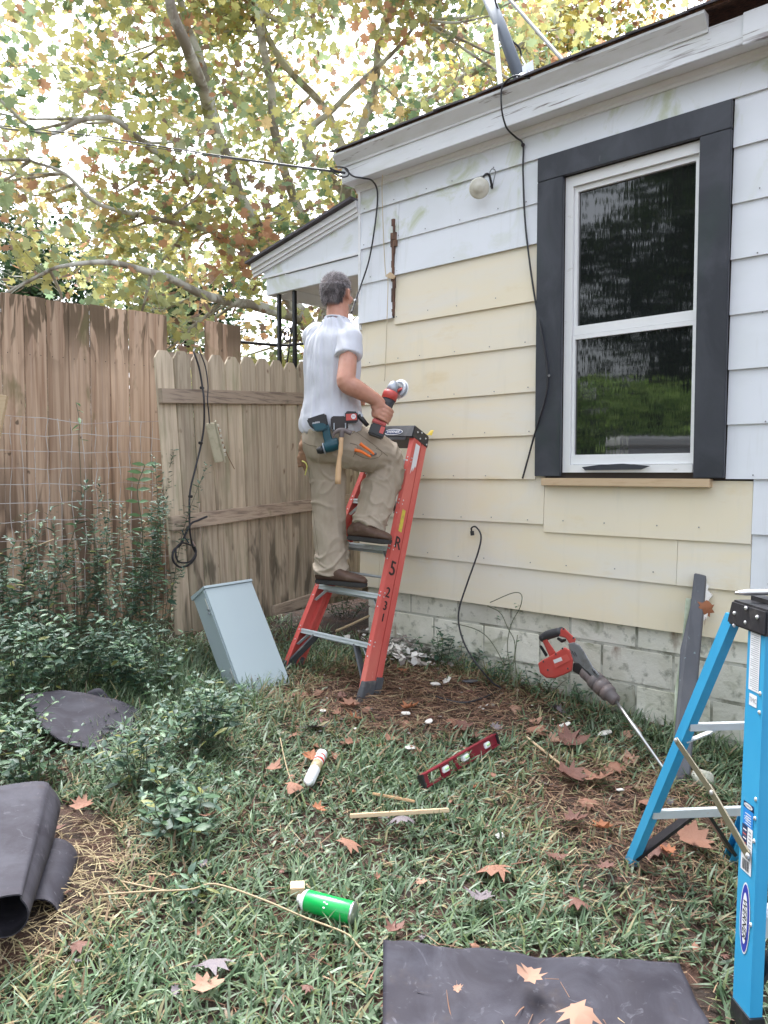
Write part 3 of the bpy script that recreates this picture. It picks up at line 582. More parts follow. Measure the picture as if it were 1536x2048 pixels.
def pzz(s, z):
    h = (z-.46)/1.82; return P0+pd*s+Vector((-.115*max(0, 1-s/1.5)*h, 0, z))
for z0, z1 in ((1.935, 2.04), (1.13, 1.20)):
    a, b_, c_, d_ = pzz(.0, z0), pzz(LP, z1+.06), pzz(LP, z1+.15), pzz(.0, z0+.092)
    for u0, u1 in ((0, 1),):
        MB().hexa([a+pn*.018, b_+pn*.018, b_+pn*.056, a+pn*.056, d_+pn*.018, c_+pn*.018, c_+pn*.056, d_+pn*.056]).build('rail', M['rail'], pf, bev=.003)
MB().hexa([pzz(.9, .45)+pn*.03, pzz(LP, .53)+pn*.03, pzz(LP, .53)+pn*.06, pzz(.9, .45)+pn*.06, pzz(.9, .52)+pn*.03, pzz(LP, .63)+pn*.03, pzz(LP, .63)+pn*.06, pzz(.9, .52)+pn*.06]).build('kickboard', M['rail'], pf)
def onp(px, py, off=.03):   # point on the picket plane
    r = ray(px, py); o = P0+pn*off; k = ((o-CAMP).dot(pn))/(r.dot(pn)); return CAMP+r*k
jb = thing('junction_box', 'open beige plastic junction box dangling from cables on the picket fence', 'junction box', onp(425, 930, .06))
u_ = (onp(436, 925, .05)-onp(418, 850, .05)); ul = u_.length; u_ = u_.normalized(); v_ = pn.cross(u_).normalized()
if v_.x < 0: v_ = -v_
bo = onp(414, 848, .04)
jx_ = (pd*.75+pn*.66).normalized(); jx_ = (jx_-u_*jx_.dot(u_)).normalized(); jn_ = u_.cross(jx_)
if jn_.y > 0: jn_ = -jn_
MB().obox(bo, jx_, jn_, u_, -.01, .05, -.03, .03, 0, ul*1.02).build('back_shell', M['beige'], jb, bev=.006)
MB().obox(bo, jx_, jn_, u_, .052, .062, -.035, .035, -.01, ul*1.06).build('cover', M['beige'], jb, bev=.003)
for i in range(7): MB().obox(bo, jx_, jn_, u_, .063, .075+.004*(i % 2), -.025+.01*(i % 3), -.005+.01*(i % 3), .02+i*ul*.13, .035+i*ul*.13).build('terminal', M['lampglass'], jb)
cable('lead', [onp(430, 845, .09), onp(437, 858, .09), onp(440, 870, .08), onp(455, 910, .05), onp(469, 938, .04)], .003, M['glove'], jb)
cable('lead', [onp(419, 847, .06), onp(417, 820, .07), onp(415, 800, .075), onp(416, 770, .05), onp(411, 735, .04), onp(403, 712, .03), onp(398, 703, .02)], .0045, M['cable'], jb)
fc = thing('fence_cable', 'black cable looped over the pickets and coiled below the lower rail', 'cable', onp(400, 900, .03))
cable('cable_run', [onp(390, 698, -.05), onp(388, 704, .03), onp(398, 735, .04), onp(405, 775, .05), onp(408, 800, .075), onp(408, 850, .05), onp(402, 890, .04), onp(390, 940, .04), onp(380, 985, .04), onp(379, 1040, .07), onp(381, 1072, .07), onp(386, 1095, .05), onp(392, 1110, .05), onp(380, 1128, .05), onp(360, 1134, .05), onp(346, 1120, .05), onp(348, 1100, .05), onp(362, 1088, .05), onp(380, 1050, .075), onp(398, 1040, .08), onp(414, 1033, .08)], .007, M['cable'], fc, 8)
cable('coil', [onp(386, 1092, .06), onp(365, 1086, .06), onp(352, 1098, .06), onp(356, 1122, .06), onp(378, 1124, .06), onp(392, 1106, .06), onp(388, 1090, .06)], .006, M['cable'], fc, 8)
for q in ((404, 776), (401, 886), (381, 993)): p = onp(*q, .045); MB().tube([p-pd*.012, p+pd*.012], .010, 6).build('tie', M['black'], fc)
cable('ground_wire', [onp(364, 1060, .05), onp(370, 1075, .05), onp(378, 1086, .06)], .004, M['teal'], fc)
MB().tube([onp(384, 1082, .06), onp(389, 1092, .06)], .008, 6).build('connector', M['steel'], fc)

# woven wire fence in front of the board fence
wf = thing('wire_fence', 'rusty woven wire mesh fence sagging in front of the board fence', 'fence', (-2.0, 5.2, .3))
wa = Vector((-2.6, 4.95, 0)); wd_ = (fd+Vector((0, .04, 0))).normalized(); LW = 1.28; random.seed(8)
for i, zz in enumerate((1.86, 1.75, 1.64, 1.53, 1.42, 1.30, 1.18, 1.05, .9, .72)):
    pts = [wa+wd_*(-.5+(LW+.5)*t/14)+ZV*(zz+.012*noise.noise(Vector((t*.5, i, 3)))*2.2+(.02*math.sin(t*.5) if i == 0 else 0))+fn*random.uniform(0, .02) for t in range(15)]
    MB().tube(pts, .0030, 4).build('wire', M['wire'], wf)
for i in range(24):
    x = -.5+i*.0755; z_ = [1.86, 1.75, 1.64, 1.53, 1.42, 1.30, 1.18, 1.05, .9, .5]
    pts = [wa+wd_*(x+random.uniform(-.012, .012))+ZV*z+fn*random.uniform(-.01, .02) for z in z_]
    MB().tube(cat(pts, 2), .0023, 4).build('wire', M['wire'], wf)
st = MB().bar(at(-75, 1200, 4.85), at(6, 790, 4.85), (1, 0, 0), .06, .03).build('wooden_stake', M['rawwood'], None); tagk(st, 'pale wooden stake at the left edge holding the wire mesh', 'stake')

# ------------------------------------------------------------------ ladders
def channel(mb_, a, b_, outx, ydir, dep, fl, th=.005):
    """C channel rail from a to b: web outside (outx), flanges pointing inwards"""
    for P0_, P1_ in (((0, 0), (th, dep)), ((-fl, 0), (-.0002, th)), ((-fl, dep-th), (-.0002, dep))):
        x0, y0 = P0_; x1, y1 = P1_
        c = lambda p, x, y: p+outx*x+ydir*y
        mb_.hexa([c(a, x0, y0), c(a, x1, y0), c(a, x1, y1), c(a, x0, y1), c(b_, x0, y0), c(b_, x1, y0), c(b_, x1, y1), c(b_, x0, y1)])
    return mb_
lam, yaw, rl = .415, .022, -.024
c0 = CW+EV*.545-MV*.94+ZV*.262
lx = EV*math.cos(yaw)+MV*math.sin(yaw); ly = -EV*math.sin(yaw)+MV*math.cos(yaw); lx = lx*math.cos(rl)+ZV*math.sin(rl); uz = lx.cross(ly)
lz = (uz*math.cos(lam)+ly*math.sin(lam)).normalized(); ld = (-uz*math.sin(lam)+ly*math.cos(lam)).normalized()
def RL(x, y, z): return c0+lx*x+ld*y+lz*z
def rw(z): return .336-.191*z/1.72
red = thing('red_stepladder', 'red fibreglass stepladder folded shut and leaning on the cream wall', 'ladder', mat=frame(c0, lx, ld, lz))
for sx in (-1, 1):
    fr = channel(MB(), RL(sx*rw(-.0), 0, -.0), RL(sx*rw(1.62), 0, 1.62), lx*sx, ld, .085, .028).build('front_rail', M['redfg'], red)
    rr = channel(MB(), RL(sx*(rw(.02)-.002), .093, .05), RL(sx*(rw(1.62)-.002), .093, 1.62), lx*sx, ld, .052, .022).build('rear_rail', M['redfg'], red)
    x = rw(0)
    MB().hexa([RL(sx*(x-.034), -.006, -.045), RL(sx*(x+.012), -.006, -.045), RL(sx*(x+.012), .092, -.03), RL(sx*(x-.034), .092, -.03), RL(sx*(x-.03), -.004, .085), RL(sx*(x+.0075), -.004, .085), RL(sx*(x+.0075), .0865, .11), RL(sx*(x-.03), .0865, .11)]).build('rubber_foot', M['boot'], fr, bev=.004)
    MB().hexa([RL(sx*(x-.03), .0935, .0), RL(sx*(x+.010), .0935, .0), RL(sx*(x+.010), .155, .01), RL(sx*(x-.03), .155, .01), RL(sx*(x-.03), .0935, .13), RL(sx*(x+.006), .0935, .13), RL(sx*(x+.006), .15, .14), RL(sx*(x-.03), .15, .14)]).build('rubber_foot', M['boot'], rr, bev=.004)
    MB().bar(RL(sx*(x-.035), .03, .09), RL(sx*(x-.17), .03, .275), ld, .05, .012).build('knee_brace', M['boot'], red)
    for zst in (.30, .59, .88, 1.17, 1.45):
        for dz in (-.012, .012, -.075):
            p = RL(sx*(rw(zst)+.0), .018, zst+dz); 
            if sx > 0: MB().lathe(p+lx*.0052, lx, [(0, .005), (.002, .004), (.003, .001)], 8).build('rivet', M['screw'], fr)
            q = RL(sx*(rw(zst+dz)-.012), -.0005, zst+dz); MB().lathe(q, -ld, [(0, .0045), (.002, .0035), (.003, .001)], 8).build('rivet', M['screw'], fr)
zc = 1.62
for zst in (.30, .59, .88, 1.17, 1.45):
    x = rw(zst)-.006; f_ = (ld*math.cos(lam-.26)-lz*math.sin(lam-.26))
    d_ = MB(); 
    for y0, y1, z0, z1 in ((.006, .078, -.004, 0), (.006, .010, -.03, -.004), (.074, .078, -.03, -.004), (.0, .004, -.012, -.004)): d_.obox(RL(0, 0, zst), lx, ld, lz, -x, x, y0, y1, z0, z1)
    stp = d_.build('step', M['alu'], red)
    for sx in (-1, 1): MB().bar(RL(sx*(x-.002), .03, zst-.10), RL(sx*(x-.085), .03, zst-.012), ld, .022, .004).build('step_brace', M['alu'], red)
for zst in (.72, 1.3): MB().obox(RL(0, 0, zst), lx, ld, lz, -rw(zst)+.008, rw(zst)-.008, .105, .125, -.012, .0).build('rear_rung', M['alu'], red)
# cap
cw = rw(zc)+.012
m_ = MB(); m_.hexa([RL(-cw, -.02, zc-.03), RL(cw, -.02, zc-.03), RL(cw, .155, zc-.03), RL(-cw, .155, zc-.03), RL(-cw+.012, -.012, zc+.055), RL(cw-.012, -.012, zc+.055), RL(cw-.012, .15, zc+.055), RL(-cw+.012, .15, zc+.055)])
cap = m_.build('top_cap', M['blackpl'], red, bev=.006)
MB().obox(RL(0, 0, zc), lx, ld, lz, -cw+.05, cw-.05, -.021, -.017, -.05, -.03).build('cap_lip', M['blackpl'], red)
for y_, z_ in ((.02, .02), (.06, .035), (.06, -.005), (.11, .02), (.135, -.01)): MB().lathe(RL(cw-.003, y_, zc+z_), lx, [(0, .006), (.003, .005), (.005, .001)], 8).build('rivet', M['screw'], cap)
def oval(c, X, Y, a, b_, mat, name, parent, n=28):
    return MB().add([c]+[c+X*(a*math.cos(2*math.pi*i/n))+Y*(b_*math.sin(2*math.pi*i/n)) for i in range(n)], [(0, 1+i, 1+(i+1) % n) for i in range(n)]).build(name, mat, parent)
cf = RL(0, -.0185, zc+.005); cy = (lz+ld*.09).normalized()
oval(cf-ld*.001, lx, cy, .078, .022, M['sticker'], 'logo_border', cap); oval(cf-ld*.0016, lx, cy, .074, .018, M['navy'], 'logo_field', cap)
text_on('lettering', 'WERNER', .026, cf-ld*.0022, lx, cy, M['sticker'], cap, .2, .0008)
# stickers and stencils on the outer web of the right rail: local frame y=ld (across), z along
def RW(y, z): return RL(rw(z)+.0056, y, z)
wx = lx
def quad_web(y0, y1, z0, z1, mat, name, par, jag=0):
    pts = [RW(y0, z0), RW(y1, z0+jag), RW(y1, z1), RW(y0, z1)]
    return MB().add([p+wx*.0006 for p in pts], [(0, 1, 2, 3)]).build(name, mat, par)
frr = [o for o in bpy.data.objects if o.name.startswith('front_rail')][-1]
MB().add([p+wx*.0006 for p in (RW(.03, 1.36), RW(.045, 1.41), RW(.05, 1.385), RW(.066, 1.43), RW(.075, 1.42), RW(.075, 1.57), RW(.03, 1.57))], [tuple(range(7))]).build('white_label', M['sticker'], frr)
quad_web(.028, .06, .99, 1.13, M['yellowst'], 'yellow_label', frr)
upw = (RW(.04, 1.)-RW(.04, .9)).normalized()
for ch, zz, sz in (('R', .915, .105), ('5', .755, .125), ('2', .61, .085), ('3', .53, .075), ('1', .46, .07)):
    text_on('stencil', ch, sz, RW(.043, zz)+wx*.0008, ld, upw, M['stencil'], frr, 0, .005)
tp = thing('yellow_tape', 'strip of yellow tape stuck upright on top of the red ladder cap', 'tape', RL(cw-.03, .12, zc+.056))
MB().add([RL(cw-.06, .13, zc+.057), RL(cw-.01, .13, zc+.057), RL(cw+.005, .15, zc+.060), RL(cw+.0, .16, zc+.105), RL(cw-.025, .16, zc+.105), RL(cw-.03, .15, zc+.075), RL(cw-.06, .15, zc+.062)], [tuple(range(7))]).build('strip', M['yellowtape'], tp)

# blue ladder
X0, Y0, yb = 1.154, 2.122, .086
bx = Vector((math.cos(yb), math.sin(yb), 0)); by = Vector((-math.sin(yb), math.cos(yb), 0)); bo_ = Vector((X0, Y0, .035))
def BL(x, y, z): return bo_+bx*x+by*y+ZV*z
blue = thing('blue_stepladder', 'blue fibreglass stepladder standing open at the right edge of the yard', 'ladder', mat=frame(bo_, bx, by, ZV))
H = 1.106
def bw(z): return .202-.064*z/H
def fy(z): return -.118-.035+.075*z/H          # front edge line of the front rails
def ry(z): return .679-.612*z/H                 # centre of the rear rails
for sx in (-1, 1):
    m_ = MB(); a = BL(sx*bw(-.02), fy(0), -.03); b_ = BL(sx*bw(H-.06), fy(H-.06), H-.06)
    channel(m_, a, b_, bx*sx, by, .082, .03, .005); fr = m_.build('front_rail', M['bluefg'], blue)
    if sx < 0: bfr = fr
    m_ = MB(); a = BL(sx*bw(0), ry(0)-.03, .0); b_ = BL(sx*bw(H-.05), ry(H-.05)-.02, H-.05)
    channel(m_, a, b_, bx*sx, by, .048, .024, .005); rr = m_.build('rear_rail', M['bluefg'], blue)
    MB().hexa([BL(sx*(bw(0)-.03), ry(0)-.034, -.02), BL(sx*(bw(0)+.008), ry(0)-.034, -.02), BL(sx*(bw(0)+.008), ry(0)+.025, -.02), BL(sx*(bw(0)-.03), ry(0)+.025, -.02), BL(sx*(bw(0)-.028), ry(0)-.04, .01), BL(sx*(bw(0)+.002), ry(0)-.04, .01), BL(sx*(bw(0)+.002), ry(0)+.018, .01), BL(sx*(bw(0)-.028), ry(0)+.018, .01)]).build('rubber_foot', M['blackpl'], rr)
    MB().hexa([BL(sx*(bw(0)-.034), fy(0)-.006, -.045), BL(sx*(bw(0)+.010), fy(0)-.006, -.045), BL(sx*(bw(0)+.010), fy(0)+.09, -.045), BL(sx*(bw(0)-.034), fy(0)+.09, -.045), BL(sx*(bw(0)-.034), fy(0)-.004, .03), BL(sx*(bw(0)+.0075), fy(0)-.004, .03), BL(sx*(bw(0)+.0075), fy(0)+.086, .03), BL(sx*(bw(0)-.034), fy(0)+.086, .03)]).build('rubber_foot', M['blackpl'], fr)
    a = BL(sx*(bw(0)-.02), ry(.07)-.01, .07); b_ = BL(sx*.02, ry(.28)-.004, .275); MB().bar(a, b_, by, .045, .012, .03).build('knee_brace', M['blackpl'], blue)
    a = BL(sx*(bw(0)-.03), fy(0)+.04, .10); b_ = BL(sx*.03, fy(.28)+.04, .27); MB().bar(a, b_, by, .05, .012, .03).build('knee_brace', M['blackpl'], blue)
for z in (.285, .565, .845):
    m_ = MB(); x = bw(z)-.004
    for y0, y1, z0, z1 in ((.006, .076, -.004, 0), (.006, .010, -.055, -.0042), (.0102, .016, -.018, -.0045), (.072, .076, -.055, -.0042)): m_.obox(BL(0, fy(z), z), bx, by, ZV, -x, x, y0, y1, z0, z1)
    m_.build('step', M['alu'], blue)
    p = BL(-(bw(z)+.0055), fy(z)+.02, z-.02)
    for dz in (0, .22 if z < .3 else .05): MB().lathe(BL(-(bw(z+dz)+.0055), fy(z+dz)+.012, z-.02+dz), -bx, [(0, .006), (.003, .005), (.005, .001)], 10).build('rivet', M['screw'], bfr)
for z, h in ((.285, .028), (.66, .022)):
    MB().obox(BL(0, ry(z), z), bx, by, ZV, -bw(z)+.001, bw(z)-.001, -.032, -.012, -h/2, h/2).build('rear_rung', M['alu'], blue)
MB().bar(BL(-bw(.66)+.01, ry(.6)-.02, .60), BL(-bw(.66)+.09, ry(.65)-.02, .645), by, .02, .004).build('rung_brace', M['alu'], blue)
spM = pm('spreader_zinc', (.36, .32, .24), .35, metal=.75)
for sx in (-1, 1):
    a = BL(sx*(bw(.55)+.010), ry(.60)-.005, .60); mid = BL(sx*(bw(.5)+.013), .10, .53); c_ = BL(sx*(bw(.43)+.010), fy(.44)+.028, .44)
    MB().bar(a, mid, ZV, .024, .004).bar(mid-(c_-a).normalized()*.02, c_, ZV, .026, .005).build('spreader', spM, blue)
    for p in (a, mid, c_): MB().lathe(p, bx*sx, [(0, .008), (.005, .007), (.008, .002)], 10).build('rivet', M['screw'], blue)
cx = .138+.012
m_ = MB(); top = [(-cx, -.088), (cx, -.088), (cx, .085), (-cx, .085)]
m_.hexa([BL(x*1.06, y*1.12, H-.075) for x, y in top]+[BL(x, y, H-.005) for x, y in top]); bcap = m_.build('top_cap', M['blackpl'], blue, bev=.006)
for i in range(4): MB().obox(BL(0, 0, H), bx, by, ZV, -.10+i*.055, -.062+i*.055, -.07, .07, -.0045, .006 if i % 2 else .009).build('cap_rib', M['blackpl'], bcap)
for y_, z_ in ((-.055, -.03), (.0, -.015), (.0, -.055), (.058, -.04), (.058, -.075)): MB().lathe(BL(-(cx+.004), y_, H+z_), -bx, [(0, .006), (.003, .0055), (.006, .001)], 10).build('rivet', M['screw'], bcap)
bar_ = MB().tube([BL(-.17, .03, H+.022), BL(-.14, .028, H+.024), BL(.22, .02, H+.03)], [.004, .009, .010], 10).build('chisel', M['steel'], None, True); tagk(bar_, 'pointed steel chisel lying across the top of the blue stepladder', 'chisel')
# stickers on the left web of the front-left rail (faces -bx)
def BW(y, z): return BL(-(bw(z)+.0056), fy(z)+y, z)
def zm(z): return .873+(z-.73)*.665 if z > .726 else (.832+(z-.688) if z > .6 else .387+(z-.20)*.822)
def bq(y0, y1, z0, z1, mat, name, k=1):
    z0, z1 = zm(z0), zm(z1)
    return MB().add([BW(y0, z0)-bx*.0005*k, BW(y1, z0)-bx*.0005*k, BW(y1, z1)-bx*.0005*k, BW(y0, z1)-bx*.0005*k], [(3, 2, 1, 0)]).build(name, mat, bfr)
bq(.02, .068, .73, .975, M['sticker'], 'white_label')
for i in range(28): bq(.024, .062 if i % 5 else .05, .738+i*.0083, .7405+i*.0083, M['print'], 'print_line', 2)
bq(.026, .062, .688, .72, M['sticker'], 'white_label')
upb = (BW(.04, .7)-BW(.04, .6)).normalized()
text_on('lettering', 'TMC', .017, BW(.044, zm(.704))-bx*.0012, -by, upb, M['print'], bfr, 0, .0006)
bq(.02, .068, .405, .425, M['navy'], 'label_band'); oval(BW(.044, zm(.415))-bx*.001, by, upb, .02, .0065, M['sticker'], 'logo_border', bfr)
text_on('lettering', 'WERNER', .0078, BW(.044, zm(.415))-bx*.0016, -by, upb, M['navy'], bfr, .2)
bq(.02, .068, .35, .404, M['skyblue'], 'label_band')
for i in range(5): bq(.028, .058-.004*(i % 2), .355+i*.008, .358+i*.008, M['sticker'], 'print_line', 2)
text_on('lettering', '250', .014, BW(.05, zm(.372))-bx*.0014, -by, upb, M['sticker'], bfr)
bq(.044, .070, .255, .349, M['navy'], 'label_band'); bq(.020, .0435, .20, .349, M['sticker'], 'white_label'); bq(.0436, .070, .20, .254, M['sticker'], 'white_label')
for i in range(6): bq(.048, .064, .262+i*.014, .266+i*.014, M['sticker' if i % 2 else 'red'], 'print_line', 2)
for i in range(9): bq(.026, .038, .245+i*.011, .25+i*.011, M['print'], 'print_line', 2)
for i in range(11): bq(.030+i*.003, .030+i*.003+(.0018 if i % 3 else .001), .206, .24, M['printdark'], 'barcode_bar', 2)
cO = BW(.040, .268)
oval(cO-bx*.0004, by, upb, .024, .095, M['sticker'], 'logo_border', bfr); oval(cO-bx*.0009, by, upb, .021, .090, M['royal'], 'logo_field', bfr); oval(cO-bx*.0014, by, upb, .013, .068, M['sticker'], 'logo_oval', bfr)
text_on('lettering', 'WERNER', .0265, cO-bx*.0022, -upb, -by, M['printdark'], bfr, .25, .0003)

# ------------------------------------------------------------------ man on the ladder
man = thing('person', 'grey-haired man in white t-shirt and khaki trousers standing on the red stepladder', 'person', at(690, 1160, 4.7))
def fr_(phi): return Vector((math.sin(phi), math.cos(phi), 0)), Vector((math.cos(phi), -math.sin(phi), 0))
TF, TR = fr_(R(36)); HF, HR = fr_(R(30)); PF, PR = fr_(R(40))
neck = at(675, 655, 4.56)
Rsh = at(699, 676, 4.45); Lsh = at(634, 676, 4.66); Rel = at(692, 766, 4.33); Rwr = at(752, 800, 4.40); Rhd = at(768, 822, 4.43)
Lel = Lsh+TF*.16+ZV*(-.26)+TR*.02; Lhd = Lel+TF*.20-TR*.03-ZV*.07
hc = at(674, 590, 4.60)
def sec(px, py, Y, a, b, f=TF, r=TR, sh=0): return (at(px, py, Y)+f*sh, r*a, f*b)
def smooth_rings(rg, k=5):
    C_ = cat([r[0] for r in rg], k); A_ = cat([r[1] for r in rg], k); B_ = cat([r[2] for r in rg], k); return list(zip(C_, A_, B_))
# hidden body core plus the visible skin: one continuous surface
b = MB()
b.rings(smooth_rings([sec(664, 860, 4.56, .14, .10), sec(664, 780, 4.56, .14, .10), sec(666, 700, 4.56, .14, .09), sec(670, 672, 4.56, .10, .06), sec(674, 650, 4.565, .075, .07), sec(675, 632, 4.575, .065, .068), sec(675, 612, 4.59, .063, .068), sec(675, 596, 4.6, .05, .06)]), 20)
# skull, face, ears
b.ell(hc+HF*(-.012)+ZV*.028, HR*.076, HF*.095, ZV*.088, 20, 14)
b.ell(hc+HF*.02-ZV*.03, HR*.066, HF*.078, ZV*.085, 18, 12)
b.ell(hc+HF*.055-ZV*.075, HR*.045, HF*.045, ZV*.04, 14, 8)
b.ell(hc+HF*.085+ZV*.035, HR*.05, HF*.014, ZV*.012, 12, 6)
b.ell(hc+HF*.103-ZV*.005, HR*.011, HF*.020, ZV*.024, 10, 6); b.ell(hc+HF*.112-ZV*.02, HR*.016, HF*.014, ZV*.010, 10, 6)
b.ell(hc+HF*.093-ZV*.050, HR*.022, HF*.010, ZV*.007, 10, 6); b.ell(hc+HF*.089-ZV*.062, HR*.020, HF*.010, ZV*.006, 10, 6)
for sx in (-1, 1):
    b.ell(hc+HR*sx*.05+HF*.07-ZV*.02, HR*.02, HF*.014, ZV*.02, 10, 6)
    ear = hc+HR*sx*.083+HF*(-.006)-ZV*.004
    b.ell(ear, (HR*sx*.016-HF*.008), HF*.019, ZV*.035, 12, 8)
    b.ell(ear+HR*sx*.010-HF*.014+ZV*.004, (HR*sx*.006-HF*.004), HF*.007, ZV*.028, 10, 8)
# arms
b.tube(cat([neck-ZV*.06, Rsh, Rsh+(Rel-Rsh)*.35, Rsh+(Rel-Rsh)*.75, Rel, Rel+(Rwr-Rel)*.3, Rel+(Rwr-Rel)*.65, Rwr, Rwr+(Rhd-Rwr)*.5], 4), lerpl([.045, .048, .052, .054, .052, .055, .047, .037, .040], 33), 14)
b.tube(cat([neck-ZV*.06, Lsh, Lsh+(Lel-Lsh)*.6, Lel, Lel+(Lhd-Lel)*.4, Lhd], 4), lerpl([.045, .048, .046, .042, .044, .03], 21), 12)
# right hand closing round the grinder: palm, four bent fingers of different length, thumb
ga = (at(786, 776, 4.47)-at(753, 866, 4.43)).normalized(); gc = at(766, 828, 4.445)   # grinder axis and grip centre
toc = (CAMP-gc); toc = (toc-ga*toc.dot(ga)).normalized(); gs = ga.cross(toc)
if gs.x < 0: gs = -gs          # gs points right in the picture, toc towards the viewer
def gp(h, ang, r): return gc+ga*h+(toc*math.cos(ang)+gs*math.sin(ang))*r
b.ell(gp(0, R(-50), .052), ga*.050, (toc*math.cos(R(40))+gs*math.sin(R(40)))*.040, (toc*math.cos(R(-50))+gs*math.sin(R(-50)))*.021, 14, 8)
b.tube([Rwr+(Rhd-Rwr)*.2, gp(.005, R(-60), .055)], [.031, .034], 12)
for i, (h, ln, r0) in enumerate(((.036, 150, .0115), (.012, 162, .012), (-.012, 155, .0115), (-.034, 130, .010))):
    an = [R(-40+ln*t/6) for t in range(7)]; rr = [.050, .053, .051, .052, .049, .047, .045]
    b.tube(cat([gp(h-.002*j, a, rr[j]) for j, a in enumerate(an)], 2), lerpl([r0*1.15, r0*1.05, r0*1.1, r0*.95, r0*.98, r0*.85, r0*.7], 13), 10)
b.tube(cat([gp(.02, R(-75), .05), gp(.045, R(-100), .05), gp(.055, R(-130), .048), gp(.058, R(-160), .044)], 3), lerpl([.017, .0145, .012, .0095], 10), 10)
# left hand
for i in range(4):
    o = Lhd+TR*(-.03+.02*i)+TF*.03; b.tube([Lhd+TR*(-.02+.014*i), o+TF*.03, o+TF*.05-ZV*.02, o+TF*.045-ZV*.045], [.013, .0105, .0095, .008], 8)
b.ell(Lhd+TF*.02, TR*.04, TF*.045, ZV*.018, 12, 8); b.tube([Lhd-TR*.03, Lhd-TR*.055+TF*.03-ZV*.02], [.014, .01], 8)
# legs inside the trousers, so the body is whole
Lhip = at(650, 885, 4.62); Rhip = at(688, 885, 4.52); Lkn = at(655, 1010, 4.69); Lan = at(662, 1138, 4.70); Rkn = at(778, 915, 4.72); Ran = at(735, 1052, 4.60)
b.tube(cat([at(664, 850, 4.56), Lhip, Lkn, Lan, Lan-ZV*.03+Vector((.02, 0, 0))], 5), lerpl([.1, .085, .055, .04, .036], 21), 12)
b.tube(cat([at(664, 850, 4.56), Rhip, Rkn, Ran, Ran-ZV*.02+Vector((.02, 0, 0))], 5), lerpl([.1, .085, .055, .04, .036], 21), 12)
fuse('body', b, .0062, 3, M['skin'], man, lambda v: .0012*noise.noise(Vector(v)*30))
for sx in (-1, 1):
    ey = MB().ell(hc+HR*sx*.031+HF*.083+ZV*.012, HR*.012, HF*.012, ZV*.010, 12, 8).build('eye', M['sticker'], man, True)
    MB().ell(hc+HR*sx*.031+HF*.0935+ZV*.012, HR*.005, HF*.002, ZV*.005, 10, 6).build('iris', M['printdark'], ey, True)
# hair: short cap that follows the skull, plus thousands of short strands
hcap = MB(); hcap.ell(hc+HF*(-.016)+ZV*.030, HR*.080, HF*.099, ZV*.092, 24, 18); hcap.ell(hc+HF*(-.05)-ZV*.02, HR*.064, HF*.056, ZV*.06, 18, 12)
me_h = None
def hair_ok(p):
    d = p-hc; f = d.dot(HF); z = d.z
    return z > -.062+max(0, (f+.02))*1.15 and not (f > .06 and z < .06) and not (f > -.03 and abs(d.dot(HR)) > .045 and z < .028)
hv = fuse('hair', hcap, .006, 2, M['scalp'], man, lambda v: .002*noise.noise(Vector(v)*60))
hm = hv.data; vs = [MW[man.name]@v.co for v in hm.vertices]; keep = [hair_ok(p) for p in vs]
bmh = bmesh.new(); bmh.from_mesh(hm); bmh.verts.ensure_lookup_table(); bmesh.ops.delete(bmh, geom=[v for v, k in zip(bmh.verts, keep) if not k], context='VERTS')
bmh.to_mesh(hm); hpts = [(MW[man.name]@v.co.copy(), v.normal.copy()) for v in bmh.verts]; bmh.free()
random.seed(4); pos = []; Ms = []; cl = []
for i in range(9000):
    p, n = random.choice(hpts); p = p+Vector([random.uniform(-.004, .004) for _ in range(3)])
    dn = Vector((0, 0, -1))*.9+HF*(-.1)+n*.55 if (p-hc).z < .06 else (HF*.75+n*.75+HR*random.uniform(-.4, .4))
    d = (dn+Vector([random.uniform(-.35, .35) for _ in range(3)])).normalized(); x = d.orthogonal().normalized(); x = (x*math.cos(i)+d.cross(x)*math.sin(i)); y = d.cross(x)
    L_ = random.uniform(.012, .024); Ms.append([[x[j]*.0009, y[j]*.0009, d[j]*L_] for j in range(3)]); pos.append(p)
    g = random.random(); top = (p-hc).z > .05
    dark = noise.noise(p*18)*.5+.5 - (.35 if (p-hc).dot(HF) > -.03 else 0)-(.25 if top else 0)
    v_ = random.choice((.03, .06, .12, .22)) if (dark > .50 and (p-hc).dot(HF) < -.02) else random.choice((.16, .26, .38, .48, .10, .30)); cl.append((v_*1.02, v_*.93, v_*.95))
scatter('hair_strands', [(-1, 0, 0), (1, 0, 0), (.2, .3, 1)], [(0, 1, 2)], np.array(Ms), np.array([tuple(p) for p in pos]), np.array(cl), M['hair'], man, 'stuff')
# beard stubble patch
bd = MB(); bd.ell(hc+HF*.055-ZV*.082, HR*.049, HF*.047, ZV*.034, 14, 8); bd.ell(hc+HF*.03-ZV*.06, HR*.066, HF*.045, ZV*.03, 14, 8)
fuse('beard', bd, .005, 1, pm('grey_stubble', (.42, .36, .34), .9, layers=[((.5, .3, .24), (60, 60, 60), .45, .6, .6)], bump=((300, 300, 300), .8, .004)), man)
